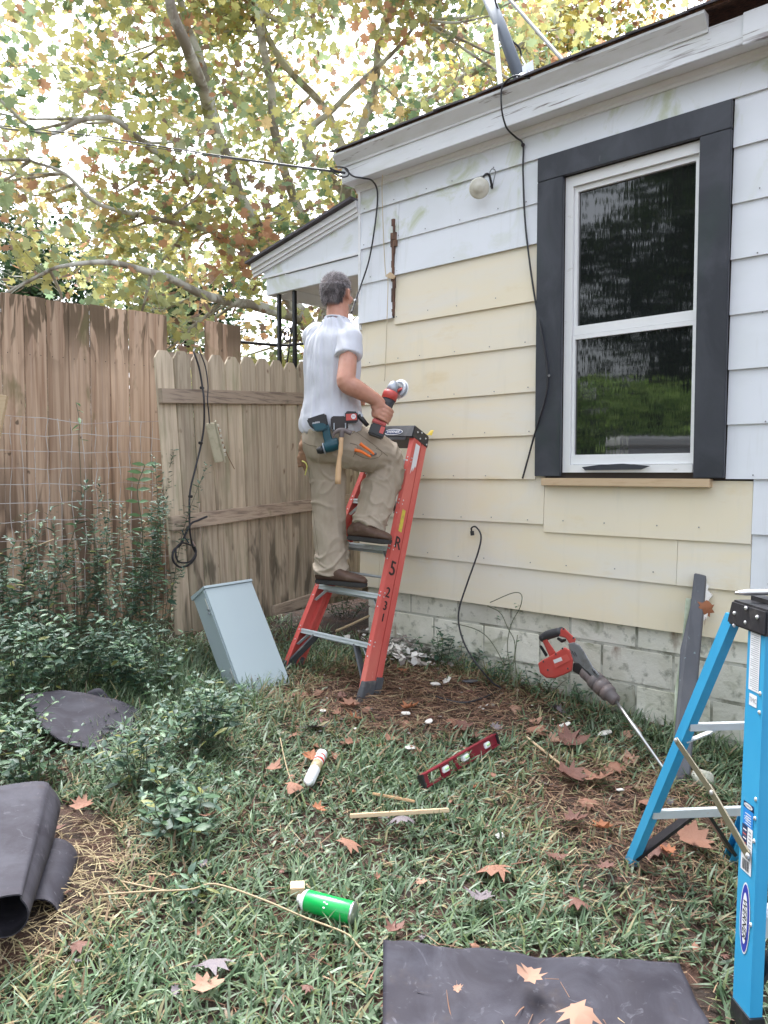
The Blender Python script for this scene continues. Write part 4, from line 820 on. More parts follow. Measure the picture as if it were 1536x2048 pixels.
# shirt
sh = MB()
sh.rings(smooth_rings([sec(663, 864, 4.56, .182, .145), sec(662, 850, 4.555, .196, .152), sec(663, 828, 4.555, .184, .146), sec(664, 800, 4.555, .174, .138), sec(664, 760, 4.555, .173, .136), sec(664, 720, 4.56, .180, .130), sec(665, 694, 4.56, .184, .120), sec(666, 674, 4.56, .175, .105), sec(670, 658, 4.56, .13, .085), sec(673, 648, 4.565, .092, .082), sec(674, 640, 4.57, .074, .076)]), 26)
Rhem = Rsh+(Rel-Rsh)*.42
sh.tube(cat([neck-ZV*.07+TR*.07, Rsh-ZV*.005, Rsh+(Rhem-Rsh)*.5, Rhem+Vector((0, 0, -.0))], 5), lerpl([.088, .076, .068, .069, .072], 16), 18)
Lhem = Lsh+(Lel-Lsh)*.6
sh.tube(cat([neck-ZV*.07-TR*.07, Lsh, Lsh+(Lhem-Lsh)*.5, Lhem], 5), lerpl([.09, .082, .076, .076], 16), 18)
def shirtd(v):
    p = Vector(v); d = p-at(664, 760, 4.56); a = math.atan2(d.dot(TF), d.dot(TR)); zl = p.z
    w_ = noise.noise(Vector((a*3.3, zl*1.6+a*.7, 2)))+.5*noise.noise(Vector((a*8, zl*3.2, 7)))
    low = max(0, min(1, (1.95-zl)/.2)); r_ = 1-abs(noise.noise(Vector((a*2.5+zl*4, zl*11, 1))))*2
    sharp = (1-abs(noise.noise(Vector((a*2.2+zl*1.5, zl*2.0-a*1.1, 11))))*3); return .013*w_+.009*low*r_+.006*noise.noise(p*11)+.006*max(0, sharp)
fuse('t_shirt', sh, .0062, 2, M['shirt'], man, shirtd)
# collar rib
cr_ = [at(674, 641, 4.57)+TR*.071*math.cos(t)+TF*.073*math.sin(t)+ZV*(.004-.012*math.sin(t)) for t in [2*math.pi*i/20 for i in range(21)]]
MB().tube(cr_, .0055, 6).build('collar', M['shirt'], man, True)
# trousers
tr = MB()
tr.rings(smooth_rings([sec(664, 838, 4.56, .160, .125, PF, PR), sec(663, 862, 4.56, .185, .15, PF, PR), sec(664, 890, 4.57, .19, .155, PF, PR), sec(664, 915, 4.585, .165, .14, PF, PR), sec(664, 925, 4.59, .13, .11, PF, PR)]), 24)
tr.tube(cat([at(652, 870, 4.61), at(651, 905, 4.64), at(655, 955, 4.665), at(657, 1010, 4.68), at(661, 1070, 4.69), at(664, 1115, 4.695), at(663, 1146, 4.70)], 4), lerpl([.13, .13, .112, .102, .098, .099, .103], 25), 18)
tr.tube(cat([at(668, 880, 4.54), at(700, 893, 4.55), at(735, 902, 4.62), at(768, 912, 4.69), at(780, 928, 4.72)], 4), lerpl([.13, .135, .122, .102, .092], 17), 18)
tr.tube(cat([at(768, 912, 4.69), at(774, 935, 4.71), at(762, 975, 4.685), at(750, 1012, 4.65), at(739, 1045, 4.62), at(735, 1056, 4.61)], 4), lerpl([.098, .108, .112, .108, .104, .106], 21), 18)
kneeP = at(770, 935, 4.7); hemL = at(663, 1140, 4.7).z; hemR = at(735, 1056, 4.61).z
def troud(v):
    p = Vector(v); d = 0
    lk = math.exp(-((p-kneeP).length/.15)**2)
    w_ = Vector((noise.noise(p*4), noise.noise(p*4+Vector((7, 0, 0))), noise.noise(p*4+Vector((0, 9, 0)))))*.09
    q = p+w_; ridge = lambda c: max(0, 1-abs(noise.noise(c))*3.2)**1.6
    leftleg = p.x < at(692, 1000, 4.6).x and p.z < 1.45
    if leftleg:
        lowf = math.exp(-abs(p.z-hemL)/.10)
        d += (.007+.012*lowf)*ridge(Vector((q.x*5+q.z*3.5, q.y*5, q.z*7-q.x*6)))+.008*noise.noise(Vector((q.x*8, q.y*8, q.z*2.0)))+.016*lowf*ridge(Vector((q.x*6, q.y*6, q.z*19+q.x*5)))-.004
    else:
        lowf = math.exp(-max(0, p.z-hemR)/.12) if p.z < 1.25 else 0
        d += (.009+.014*lk)*ridge(Vector((q.x*9-q.z*4, q.y*5, q.z*7+q.x*5)))+(.014*lk+.016*lowf)*ridge(Vector((q.x*5, q.y*6, q.z*17+q.x*9)))+.007*noise.noise(p*8)-.004
    return d
tro = fuse('trousers', tr, .0062, 1, M['khaki'], man, troud)
from mathutils.bvhtree import BVHTree
bvh = BVHTree.FromPolygons([MW[man.name]@v.co for v in tro.data.vertices], [tuple(p.vertices) for p in tro.data.polygons])
for q in (((702, 856), (716, 866), (732, 878), (752, 893), (775, 912)), ((704, 868), (712, 861), (718, 853)), ((708, 906), (724, 914), (742, 918), (758, 914)), ((758, 914), (764, 905), (752, 896)), ((606, 884), (618, 890), (634, 893)), ((700, 886), (716, 893), (706, 914)), ((618, 935), (624, 1000), (632, 1070), (640, 1130))):
    hits = [bvh.ray_cast(CAMP, ray(x, y).normalized())[0] for x, y in cat([Vector((x, y, 0)) for x, y in q], 6) for x, y in ((x, y),)] if False else [bvh.ray_cast(CAMP, ray(c.x, c.y).normalized())[0] for c in cat([Vector((x, y, 0)) for x, y in q], 6)]
    hits = [h for h in hits if h is not None]
    if len(hits) > 3: MB().tube(hits, .0017, 5).build('seam', M['seam'], man, True)
def seam(name, q, r=.0016): return MB().tube(cat(q, 5), r, 5).build(name, M['seam'], man, True)
# shoes
def shoe(heel, toe, w_, lift=0):
    d = (toe-heel); L_ = d.length; d = d.normalized(); s_ = d.cross(ZV).normalized(); up = s_.cross(d).normalized(); m_ = MB()
    prof = [(0, .030, .030, .032), (.08, .037, .042, .045), (.25, .040, .056, .058), (.42, .040, .050, .055), (.6, .045, .034, .045), (.8, .047, .027, .034), (.93, .038, .021, .027), (1.0, .020, .013, .020)]
    m_.rings(smooth_rings([(heel+d*(L_*t)+up*(.022+h), s_*a, up*h) for t, a, h, _ in prof], 3), 16)
    m_.tube(cat([heel+d*L_*.22+up*.06, heel+d*L_*.22+up*.10], 2), .045, 14)
    so_ = MB(); n = 14
    out = [(heel+d*(L_*(t*1.0))+s_*sg*(a*1.0)) for sg, rng_ in ((1, prof), (-1, prof[::-1])) for t, a, _, _ in rng_]
    so_.prism([p+up*.002 for p in out], up*.028)
    up_ = fuse('shoe', m_, .0055, 3, M['brown_shoe'], man)
    so_.build('sole', M['sole'], up_, bev=.006)
    for k in range(4):
        c = heel+d*L_*(.42+.075*k)+up*(.108-.017*k); MB().tube([c-s_*.024, c+up*.004, c+s_*.024], .0028, 5).build('lace', M['sole'], up_)
shoe(at(634, 1167, 4.70), at(733, 1175, 4.55), .045)
shoe(at(698, 1080, 4.62), at(781, 1089, 4.47), .045)
# things on the belt and in the hand
belt = MB(); bp_ = []
for t in range(25):
    a = 2*math.pi*t/24; c = at(663, 850, 4.56); p = c+PR*.186*math.cos(a)+PF*.148*math.sin(a)
    bp_.append(p)
for i in range(24):
    p, q = bp_[i], bp_[i+1]; o = (p-at(663, 850, 4.56)).normalized()*.004; o2 = (q-at(663, 850, 4.56)).normalized()*.004
    belt.hexa([p-ZV*.018, q-ZV*.018, q-ZV*.018+o2, p-ZV*.018+o, p+ZV*.018, q+ZV*.018, q+ZV*.018+o2, p+ZV*.018+o])
belt.build('belt', M['leather'], man)
def side(px, py, Y): return at(px, py, Y)
YB = 4.335
def pl_(pts, Y, th, mb_=None, tilt=0):
    m_ = mb_ or MB(); P = [at(x, y, Y+tilt*(x-pts[0][0])) for x, y in pts]; return m_.prism(P, Vector((0, th, 0)))
drill = thing('cordless_drill', 'teal cordless drill hanging upside down from the belt at the back', 'drill', at(645, 880, YB))
pl_([(612, 838), (640, 829), (651, 826), (656, 850), (640, 859), (627, 859), (619, 852)], YB+.0, .07).build('battery', M['toolblack'], drill, bev=.008)
pl_([(622, 846), (650, 846), (655, 856), (648, 861), (630, 863)], YB-.008, .085).build('battery_base', M['teal'], drill, bev=.006)
m_ = MB(); pl_([(643, 852), (657, 848), (662, 872), (668, 884), (650, 890), (646, 874)], YB+.015, .04, m_); m_.tube([at(649, 896, YB+.035), at(664, 891, YB+.035), at(678, 886, YB+.035)], [.030, .036, .034], 16); m_.tube([at(664, 880, YB+.035), at(664, 890, YB+.035)], .024, 12)
fuse('housing', m_, .004, 2, M['teal'], drill)
MB().tube([at(648, 898, YB+.035), at(640, 901, YB+.035), at(634, 903, YB+.035)], [.024, .022, .014], 14).build('chuck', M['toolblack'], drill, True)
MB().tube([at(649, 897, YB+.034), at(647, 897.5, YB+.034)], .0325, 16).build('collar_ring', M['galv'], drill, True)
text_on('lettering', 'makita', .016, at(632, 845, YB-.002), (at(642, 843.5, YB)-at(632, 845.5, YB)).normalized(), ZV, M['sticker'], drill, 0, .0006)
pouch = MB(); pl_([(661, 835), (664, 832), (690, 832), (695, 836), (696, 858), (690, 862), (668, 862), (662, 856)], YB+.03, .035, pouch)
po_ = pouch.build('tool_pouch', M['leather'], None, bev=.006); tagk(po_, 'dark leather hammer holster on the right hip of the man', 'holster')
ham = thing('hammer', 'claw hammer with a pale wooden handle hanging from the hip holster', 'hammer', at(680, 900, YB-.02))
MB().tube(cat([at(683, 872, YB-.02), at(681, 905, YB-.03), at(679, 915, YB-.03), at(677, 940, YB-.035), at(676, 968, YB-.04)], 3), lerpl([.0125, .0135, .012, .0165, .017], 13), 12).build('handle', M['handle'], ham, True)
m_ = MB(); m_.tube(cat([at(665, 878, YB-.02), at(668, 868, YB-.02), at(677, 861, YB-.02), at(690, 861, YB-.02), at(697, 865, YB-.02)], 4), lerpl([.003, .008, .013, .014, .011], 17), 12); m_.tube([at(694, 863, YB-.02), at(703, 867, YB-.02)], [.013, .014], 14); m_.tube([at(684, 862, YB-.02), at(683, 875, YB-.02)], .015, 12)
fuse('head', m_, .0028, 1, M['chuck'], ham)
for x_ in (668, 691): MB().tube([at(x_, 846, YB+.02), at(x_, 860, YB+.018)], .0035, 8).build('holster_rivet', M['galv'], ham)
tm = thing('tape_measure', 'red and black tape measure clipped to the belt beside the holster', 'tape measure', at(705, 835, YB))
pl_([(690, 824), (696, 822), (714, 823), (716, 830), (715, 845), (692, 846), (690, 838)], YB+.025, .045).build('case', M['toolblack'], tm, bev=.006)
pl_([(692, 828), (713, 827), (714, 840), (692, 841)], YB+.02, .004).build('face', M['red'], tm)
oval(at(707, 833, YB+.0185), Vector((1, 0, 0)), ZV, .013, .014, M['sticker'], 'badge', tm); text_on('lettering', 'M', .018, at(707, 833, YB+.0175), Vector((1, 0, 0)), ZV, M['red'], tm)
MB().hexa([at(x, y, YB+d) for x, y, d in ((716, 826, .03), (724, 834, .03), (724, 834, .05), (716, 826, .05), (718, 822, .03), (727, 830, .03), (727, 830, .05), (718, 822, .05))]).build('clip', M['galv'], tm)
MB().tube([at(717, 830, YB+.04), at(727, 842, YB+.05), at(735, 851, YB+.06)], [.016, .014, .012], 10).build('strap', M['toolblack'], tm, True)
pr_ = thing('pliers', 'orange handled pliers tucked into the thigh pocket', 'pliers', at(735, 900, YB+.03))
YP = at(700, 893, 4.55).y-.155
for q in (((709, 900), (722, 903), (736, 911), (742, 914)), ((720, 887), (728, 893), (742, 903), (748, 909))):
    MB().tube(cat([at(x, y, YP) for x, y in q], 4), lerpl([.010, .0085, .0075, .006], 13), 10).build('grip', M['orange'], pr_, True)
MB().tube([at(742, 911, YP), at(752, 907, YP+.02)], .008, 8).build('jaw', M['chuck'], pr_)
for q in (((700, 858), (716, 872), (735, 888), (756, 903), (772, 912)), ((706, 862), (718, 850), (716, 846)), ((697, 880), (712, 890), (700, 914)), ):
    pass
gl = MB(); gl.ell(at(606, 897, 4.62), Vector((.028, 0, 0)), Vector((0, .04, 0)), ZV*.06, 12, 8); gl.tube(cat([at(604, 905, 4.6), at(602, 920, 4.6), at(603, 934, 4.6)], 3), [.022]*7, 10); gl.tube([at(610, 905, 4.6), at(611, 930, 4.6), at(609, 942, 4.6)], [.02, .016, .01], 10); gl.tube([at(607, 870, 4.62), at(609, 895, 4.62)], [.012, .024], 10)
g_o = thing('work_glove', 'brown work glove with yellow cord hanging at the back of the trousers', 'glove', at(606, 900, 4.62))
fuse('glove_body', gl, .005, 2, M['glove'], g_o, lambda v: .006*noise.noise(Vector(v)*40))
cable('yellow_cord', [at(604, 922, 4.56), at(610, 925, 4.55), at(614, 932, 4.55), at(612, 942, 4.56), at(610, 950, 4.57)], .004, M['yellowcord'], g_o)
# angle grinder in the right hand
gr = thing('angle_grinder', 'red and grey cordless angle grinder held upright in the right hand', 'grinder', gc)
g0 = at(753, 866, 4.43); g1 = at(787, 772, 4.47)
def gq(t, a, c): return g0+(g1-g0)*t+gs*a+toc*c
m_ = MB(); m_.tube([gq(.18, 0, 0), gq(.45, 0, 0), gq(.62, 0, 0), gq(.72, 0, 0)], [.034, .033, .037, .041], 16).build('handle', M['gripgrey'], gr, True)
MB().tube([gq(.71, 0, 0), gq(.82, 0, 0), gq(.88, 0, 0)], [.044, .045, .040], 18).build('motor_housing', M['red'], gr, True)
MB().tube([gq(.87, 0, 0), gq(.96, 0, 0), gq(1.05, 0, 0), gq(1.1, 0, 0)], [.033, .033, .027, .010], 16).build('gear_head', M['galv'], gr, True)
d0 = gq(1.0, .028, -.01); dax = (gs*.55-toc*.8+ga*.1).normalized()
MB().tube([d0-dax*.02, d0+dax*.025], .016, 12).build('spindle', M['toolgrey'], gr)
MB().lathe(d0+dax*.02, dax, [(0, .058), (.002, .058)], 32).build('disc', M['vinyl'], gr, True)
gd = MB(); n_ = 16
for i in range(n_):
    a0 = math.pi*(i/n_)-.6; a1 = math.pi*((i+1)/n_)-.6; ux = ga; uy = dax.cross(ga).normalized(); q = lambda a, r, h: d0+dax*h+(ux*math.cos(a)+uy*math.sin(a))*r
    gd.hexa([q(a0, .030, .0), q(a1, .030, .0), q(a1, .050, .006), q(a0, .050, .006), q(a0, .030, .006), q(a1, .030, .006), q(a1, .053, .022), q(a0, .053, .022)])
gd.build('guard', M['galv'], gr, True); MB().lathe(d0+dax*.024, dax, [(0, .03), (.003, .028), (.006, .012)], 20).build('flange', M['red'], gr, True); MB().tube([gq(.93, .03, .01), gq(1.0, .05, .0), gq(1.04, .052, -.01)], [.009, .008, .005], 8).build('guard_lever', M['red'], gr, True)
bt = MB(); o = g0; bt.obox(o, gs, toc, ga, -.046, .046, -.038, .038, -.022, .045); bt.build('battery', M['toolblack'], gr, bev=.008)
MB().obox(o, gs, toc, ga, -.048, .036, -.036, .040, .046, .072).build('battery_mount', M['red'], gr, bev=.006)
MB().obox(o, gs, toc, ga, .012, .036, .0385, .041, .0, .04).build('battery_label', M['red'], gr)
# trouser stitching
for q in (((706, 858), (722, 871), (741, 886), (762, 902)),):
    YY = [4.375, 4.385, 4.42, 4.47]
    pass

# ------------------------------------------------------------------ grey panel box
BLc = Vector((-.784, 4.218, .262)); BRc = Vector((-.551, 4.45, .272)); TLc = Vector((-1.059, 4.46, .836))
bxx = (BRc-BLc).normalized(); bzz = (TLc-BLc); bzz = (bzz-bxx*bzz.dot(bxx)).normalized(); bnn = bxx.cross(bzz).normalized(); bw_ = .328; bh = .69
box = thing('panel_box', 'pale grey metal electrical panel box leaning against the picket fence', 'box', mat=frame(BLc, bxx, -bnn, bzz))
MB().obox(BLc, bxx, -bnn, bzz, .004, bw_-.004, .006, .155, 0, bh-.012).build('case', M['boxgrey'], box, bev=.003)
MB().obox(BLc, bxx, -bnn, bzz, 0, bw_, -.006, .0045, -.006, bh-.03).build('cover', M['boxgrey'], box, label='plain flat front cover', bev=.002)
MB().obox(BLc, bxx, -bnn, bzz, -.004, .0035, .006, .02, 0, bh-.03).build('side_lip', M['boxgrey'], box)
MB().hexa([BLc+bxx*a-bnn*b_+bzz*c for a, b_, c in ((-.006, -.012, bh-.028), (bw_+.006, -.012, bh-.028), (bw_+.006, .16, bh-.028), (-.006, .16, bh-.028), (-.006, -.012, bh-.012), (bw_+.006, -.012, bh-.012), (bw_+.006, .16, bh), (-.006, .16, bh))]).build('rain_lid', M['boxgrey'], box, bev=.002)
for z in (.12, .15, .52, .545): MB().tube([BLc+bzz*z-bnn*.03-bxx*.001, BLc+bzz*z-bnn*.03-bxx*.010], .008, 8).build('screw', M['galv'], box)
for z in (.10, .54): MB().tube([BLc+bzz*z-bnn*.018-bxx*.006, BLc+bzz*(z+.07)-bnn*.018-bxx*.008], .004, 6).build('hinge_pin', M['steel'], box)
MB().lathe(BLc+bzz*.07-bnn*.09+bxx*.003, -bxx, [(0, .028), (.001, .028), (.0012, .026), (.0, .025)], 20).build('knockout', M['boxgrey'], box)

# ------------------------------------------------------------------ demolition hammer standing on its bit
def HY(px): return 3.385+(1350-px)*(.80/250)
def hpnt(px, py, d=0): q = at(px, py, HY(px)); return q+(CAMP-q).normalized()*d
dh = thing('rotary_hammer', 'red and grey rotary hammer tilted on its long chisel bit by the foundation', 'rotary hammer', hpnt(1350, 1570))
tip = ground(1352, 1572, -.01); ch = hpnt(1232, 1402)
dax_ = (tip-ch).normalized()
MB().tube([ch-dax_*.02, ch+(tip-ch)*.28, ch+(tip-ch)*.30, ch+(tip-ch)*.42, ch+(tip-ch)*.44, ch+(tip-ch)*.93, tip], [.009, .009, .012, .012, .008, .0075, .003], 10).build('chisel_bit', M['steel'], dh, True)
def slab(pxs, th, off=0):
    m_ = MB(); P = [hpnt(x, y, off+th/2) for x, y in pxs]; c = hpnt(1120, 1320); d = -(CAMP-c).normalized()*th; return m_.prism(P, d)
c1 = hpnt(1187, 1357); m_ = MB(); m_.lathe(ch, (c1-ch).normalized(), [(-.004, .018), (.004, .030), (.045, .033), (.047, .038), (.055, .043), (.075, .044), (.077, .040), (.085, .040), (.087, .046), (.125, .047), (.127, .042), (.135, .042), (.137, .048), (.17, .046), (.172, .040), (.20, .041), (.24, .042)], 22); m_.build('chuck', M['chuck'], dh, True)
m_ = slab([(1136, 1287), (1148, 1284), (1160, 1290), (1170, 1305), (1187, 1335), (1200, 1350), (1190, 1362), (1168, 1345), (1146, 1322), (1140, 1304)], .085)
fuse('gear_housing', m_, .005, 5, M['toolgrey'], dh)
m_ = slab([(1147, 1326), (1156, 1324), (1172, 1338), (1188, 1352), (1180, 1364), (1162, 1352), (1145, 1342)], .10)
fuse('front_boot', m_, .005, 4, M['toolblack'], dh)
m_ = slab([(1076, 1327), (1083, 1321), (1104, 1310), (1130, 1294), (1140, 1300), (1147, 1322), (1144, 1342), (1128, 1350), (1108, 1357), (1092, 1356), (1080, 1346)], .10)
mo = fuse('motor_housing', m_, .005, 6, M['red'], dh)
m_ = slab([(1083, 1278), (1090, 1272), (1112, 1305), (1100, 1316)], .042); m_.v += []; 
slab_ = slab([(1122, 1258), (1128, 1255), (1152, 1278), (1148, 1292), (1138, 1286), (1132, 1276), (1118, 1272)], .045); n0 = len(m_.v); m_.v += slab_.v; m_.f += [tuple(i+n0 for i in f) for f in slab_.f]
fuse('handle_frame', m_, .0045, 3, M['red'], dh)
MB().tube(cat([hpnt(1084, 1277), hpnt(1096, 1270), hpnt(1110, 1266), hpnt(1124, 1262)], 3), lerpl([.022, .026, .025, .022], 10), 14).build('grip', M['gripgrey'], dh, True)
slab([(1078, 1292), (1083, 1290), (1096, 1310), (1091, 1314)], .05).build('battery_rail', M['toolblack'], dh, bev=.003)
MB().tube([hpnt(1116, 1277), hpnt(1124, 1282), hpnt(1131, 1280)], [.008, .010, .007], 8).build('trigger', M['toolblack'], dh)
for x, y in ((1087, 1323), (1112, 1308), (1125, 1297), (1096, 1340), (1136, 1337), (1147, 1276), (1085, 1275), (1127, 1258)): MB().tube([hpnt(x, y, .045), hpnt(x, y, .053)], .0055, 8).build('screw', M['toolblack'], dh)
for (x, y) in ((1144, 1302), (1149, 1304), (1184, 1338), (1188, 1341)): MB().bar(hpnt(x, y, .046), hpnt(x+5, y+9, .046), (1, 0, 0), .004, .003).build('vent_slot', M['toolblack'], dh)
q4 = [hpnt(x, y, .0535) for x, y in ((1104, 1320), (1134, 1308), (1141, 1320), (1111, 1336))]; MB().prism(q4, (CAMP-q4[0]).normalized()*.002).build('label_plate', M['redfg'], dh)
q4 = [hpnt(x, y, .0565) for x, y in ((1106, 1320), (1122, 1314), (1125, 1321), (1109, 1327))]; MB().prism(q4, (CAMP-q4[0]).normalized()*.001).build('label_print', M['sticker'], dh)

# ------------------------------------------------------------------ dark board leaning on the wall
lb = thing('leaning_board', 'dark grey painted plank leaning upright against the cream siding', 'plank', ground(1370, 1572))
lt = wallp(1396, 1150, .05); lg = ground(1372, 1572, -.01)
def lbp(px, py, off=0):
    t = (1572-py)/(1572-1150); Y = lg.y+(lt.y-lg.y)*t; return at(px, py, Y-off)
o1 = [lbp(*q) for q in ((1388, 1147), (1411, 1152), (1404, 1240), (1396, 1330), (1392, 1385), (1386, 1450), (1376, 1575), (1343, 1575), (1350, 1450), (1356, 1380), (1360, 1300), (1380, 1215))]
MB().prism(o1, MV*.022).build('front_board', M['grey_board'], lb, bev=.002)
o2 = [lbp(*q) for q in ((1368, 1198), (1382, 1200), (1378, 1300), (1362, 1400), (1356, 1500), (1342, 1500), (1346, 1380), (1360, 1290))]
MB().prism([p+MV*.024 for p in o2], MV*.015).build('back_strip', M['greenwhite'], lb)
o3 = [lbp(*q)+MV*.024 for q in ((1405, 1150), (1416, 1170), (1411, 1182), (1421, 1192), (1410, 1206), (1413, 1225), (1408, 1240), (1400, 1244))]
MB().prism(o3, MV*.012).build('torn_paint', M['chip'], lb)

# ------------------------------------------------------------------ roofing felt sheets
def sheet(name, label, grid, nx_, ny_, mat=M['felt'], th=.004, wob=.006):
    """grid: rows of control points -> thick curved sheet"""
    rows = [cat(r, nx_) for r in grid]; cols_ = [cat([r[i] for r in rows], ny_) for i in range(len(rows[0]))]
    n, m2 = len(cols_), len(cols_[0]); top = [[p+ZV*wob*noise.noise(p*7)+ZV*wob*.4*noise.noise(p*19) for p in c] for c in cols_]
    v = []; f = []
    nrm = [[None]*m2 for _ in range(n)]
    for i in range(n):
        for j in range(m2):
            a = top[min(i+1, n-1)][j]-top[max(i-1, 0)][j]; b_ = top[i][min(j+1, m2-1)]-top[i][max(j-1, 0)]; nn = a.cross(b_); nrm[i][j] = nn.normalized() if nn.length > 1e-9 else ZV
    for k in (0, 1):
        for i in range(n):
            for j in range(m2): v.append(tuple(top[i][j]-nrm[i][j]*(th*k)))
    I = lambda k, i, j: k*n*m2+i*m2+j
    for i in range(n-1):
        for j in range(m2-1):
            f.append((I(0, i, j), I(0, i+1, j), I(0, i+1, j+1), I(0, i, j+1))); f.append((I(1, i, j), I(1, i, j+1), I(1, i+1, j+1), I(1, i+1, j)))
    for i in range(n-1):
        for j in (0, m2-1): f.append((I(0, i, j), I(1, i, j), I(1, i+1, j), I(0, i+1, j)))
    for j in range(m2-1):
        for i in (0, n-1): f.append((I(0, i, j), I(1, i, j), I(1, i, j+1), I(0, i, j+1)))
    o = finish(name, v, f, mat, None, True); return tagk(o, label, 'roofing felt')
G_ = ground
sheet('roofing_felt', 'flat torn felt sheet lying in the front grass with two leaves on it',
      [[G_(766, 1880, .075), G_(880, 1893, .055), G_(1000, 1905, .06), G_(1140, 1917, .055), G_(1260, 1920, .06), G_(1358, 1926, .05)],
       [G_(766, 1950, .045), G_(880, 1960, .03), G_(1000, 1970, .035), G_(1140, 1980, .03), G_(1270, 1985, .035), G_(1388, 1990, .04)],
       [G_(765, 2070, .03), G_(880, 2075, .02), G_(1010, 2080, .025), G_(1150, 2080, .02), G_(1290, 2080, .025), G_(1430, 2080, .03)],
       [G_(764, 2250, .03), G_(880, 2250, .02), G_(1010, 2250, .025), G_(1160, 2250, .02), G_(1310, 2250, .025), G_(1460, 2250, .03)]], 12, 12, wob=.013)
sheet('roofing_felt', 'curved piece of dark roofing felt resting on the weeds with pale scuffs',
      [[at(40, 1392, 3.72), at(120, 1382, 3.85), at(215, 1396, 3.9), at(280, 1420, 3.9)],
       [at(70, 1425, 3.62), at(130, 1425, 3.7), at(215, 1435, 3.75), at(285, 1450, 3.78)],
       [at(75, 1446, 3.5), at(140, 1462, 3.55), at(215, 1480, 3.6), at(287, 1478, 3.65)],
       [at(115, 1478, 3.42), at(150, 1493, 3.45), at(215, 1499, 3.5), at(290, 1497, 3.55)]], 7, 7, wob=.01)
sheet('roofing_felt', 'small upturned corner of felt behind the curved piece',
      [[at(175, 1385, 3.98), at(200, 1376, 4.0), at(222, 1400, 4.0)], [at(180, 1412, 3.95), at(205, 1412, 3.97), at(228, 1416, 3.98)]], 4, 4)
def roll(label, ca, cb, ra, rb, tail, a0, a1):
    ax_ = (cb-ca).normalized(); up_ = (ZV-ax_*ZV.dot(ax_)).normalized(); rt_ = ax_.cross(up_).normalized()
    if rt_.x < 0: rt_ = -rt_
    g_rows = []
    for t in (0, .33, .66, 1):
        c = ca+(cb-ca)*t; r = (ra+(rb-ra)*t)*(1+.05*math.sin(t*5)); row = [c+(rt_*math.cos(R(an))+up_*math.sin(R(an)))*r*(1+.0012*(an-a0)) for an in np.linspace(a0, a1, 9)]
        tp = row[-1]; row += [tp-rt_*tail*.5-up_*.015, tp-rt_*tail-up_*.03]; g_rows.append(row)
    sheet('roofing_felt', label, g_rows, 4, 5, wob=.004)
roll('large rolled-over flap of roofing felt at the left edge of the picture', at(58, 1612, 2.72)-ZV*.02, at(8, 1838, 2.12), .085, .055, .6, -200, 80)
roll('lower curled layer of roofing felt tucked beneath the large flap', at(106, 1722, 2.62), at(74, 1836, 2.33), .066, .052, .12, -190, 85)

# ------------------------------------------------------------------ small things on the grass
def lying(pxa, pxb, up): return G_(*pxa, up), G_(*pxb, up)
a, b_ = lying((618, 1563), (644, 1508), .05); ax = (b_-a).normalized()
ck = thing('caulk_tube', 'white caulk cartridge with red and tan label lying in the grass', 'caulk tube', a-ZV*.03); L_ = (b_-a).length
MB().lathe(a, ax, [(0, .020), (.001, .0245), (L_-.012, .0245), (L_-.006, .026), (L_, .025)], 24).build('tube', M['caulk'], ck, True)
MB().lathe(a-ax*.002, -ax, [(0, .021), (.008, .013), (.018, .009), (.02, .004)], 20).build('end_cap', M['vinyl'], ck, True)
MB().lathe(a+ax*(L_*.40), ax, [(0, .0249), (L_*.22, .0249)], 24).build('label_band', M['caulktan'], ck, True); MB().lathe(a+ax*(L_*.66), ax, [(0, .0249), (L_*.07, .0249)], 24).build('label_band', M['caulkred'], ck, True); MB().lathe(a+ax*(L_*.82), ax, [(0, .0249), (L_*.04, .0249)], 24).build('label_band', M['caulkred'], ck, True)
a, b_ = lying((606, 1799), (706, 1826), .052); ax = (b_-a).normalized(); L_ = (b_-a).length
fcn = thing('foam_can', 'bright green spray foam can lying on its side in the grass', 'spray can', (a+b_)/2-ZV*.03)
MB().lathe(a+ax*.012, ax, [(0, .030), (.004, .033), (L_-.018, .033), (L_-.014, .031)], 28).build('body', M['green'], fcn, True)
MB().lathe(b_-ax*.006, ax, [(0, .0325), (.005, .0335), (.009, .032), (.010, .02)], 28).build('rim', M['steel'], fcn, True)
MB().lathe(a+ax*.012, -ax, [(0, .0335), (.006, .031), (.014, .024), (.018, .016), (.026, .013), (.03, .011)], 24).build('shoulder', M['vinyl'], fcn, True)
vz = (CAMP-(a+b_)/2).normalized(); vz = (vz-ax*vz.dot(ax)).normalized(); sy = vz.cross(ax).normalized()
cpt = (a+b_)/2
for k, (t, dy) in enumerate(((-.003, .008), (.006, .005), (-.001, -.007))):
    q = cpt+ax*t+(vz*math.cos(dy/.033)+sy*math.sin(dy/.033))*.0336; MB().ell(q, ax*.0045, sy*.0028, vz*.0004, 8, 4).build('white_mark', M['sticker'], fcn)
wb_ = MB().obox(G_(592, 1788, .02), Vector((.95, .1, 0)), Vector((-.1, .95, 0)), ZV, -.02, .03, -.02, .03, 0, .03).build('wood_block', M['rawwood'], None, bev=.002); tagk(wb_, 'small cut block of wood against the nozzle end of the green can', 'wood block')
a, b_ = lying((848, 1571), (993, 1486), .045); ax = (b_-a).normalized(); L_ = (b_-a).length
sv_ = ZV.cross(ax).normalized(); tv_ = (sv_*.35+ZV*.93).normalized(); nv_ = ax.cross(tv_).normalized()
if nv_.y > 0: nv_ = -nv_
lv = thing('spirit_level', 'dark red torpedo spirit level with three vials lying in the grass', 'spirit level', (a+b_)/2-ZV*.03)
m_ = MB(); hz = .045
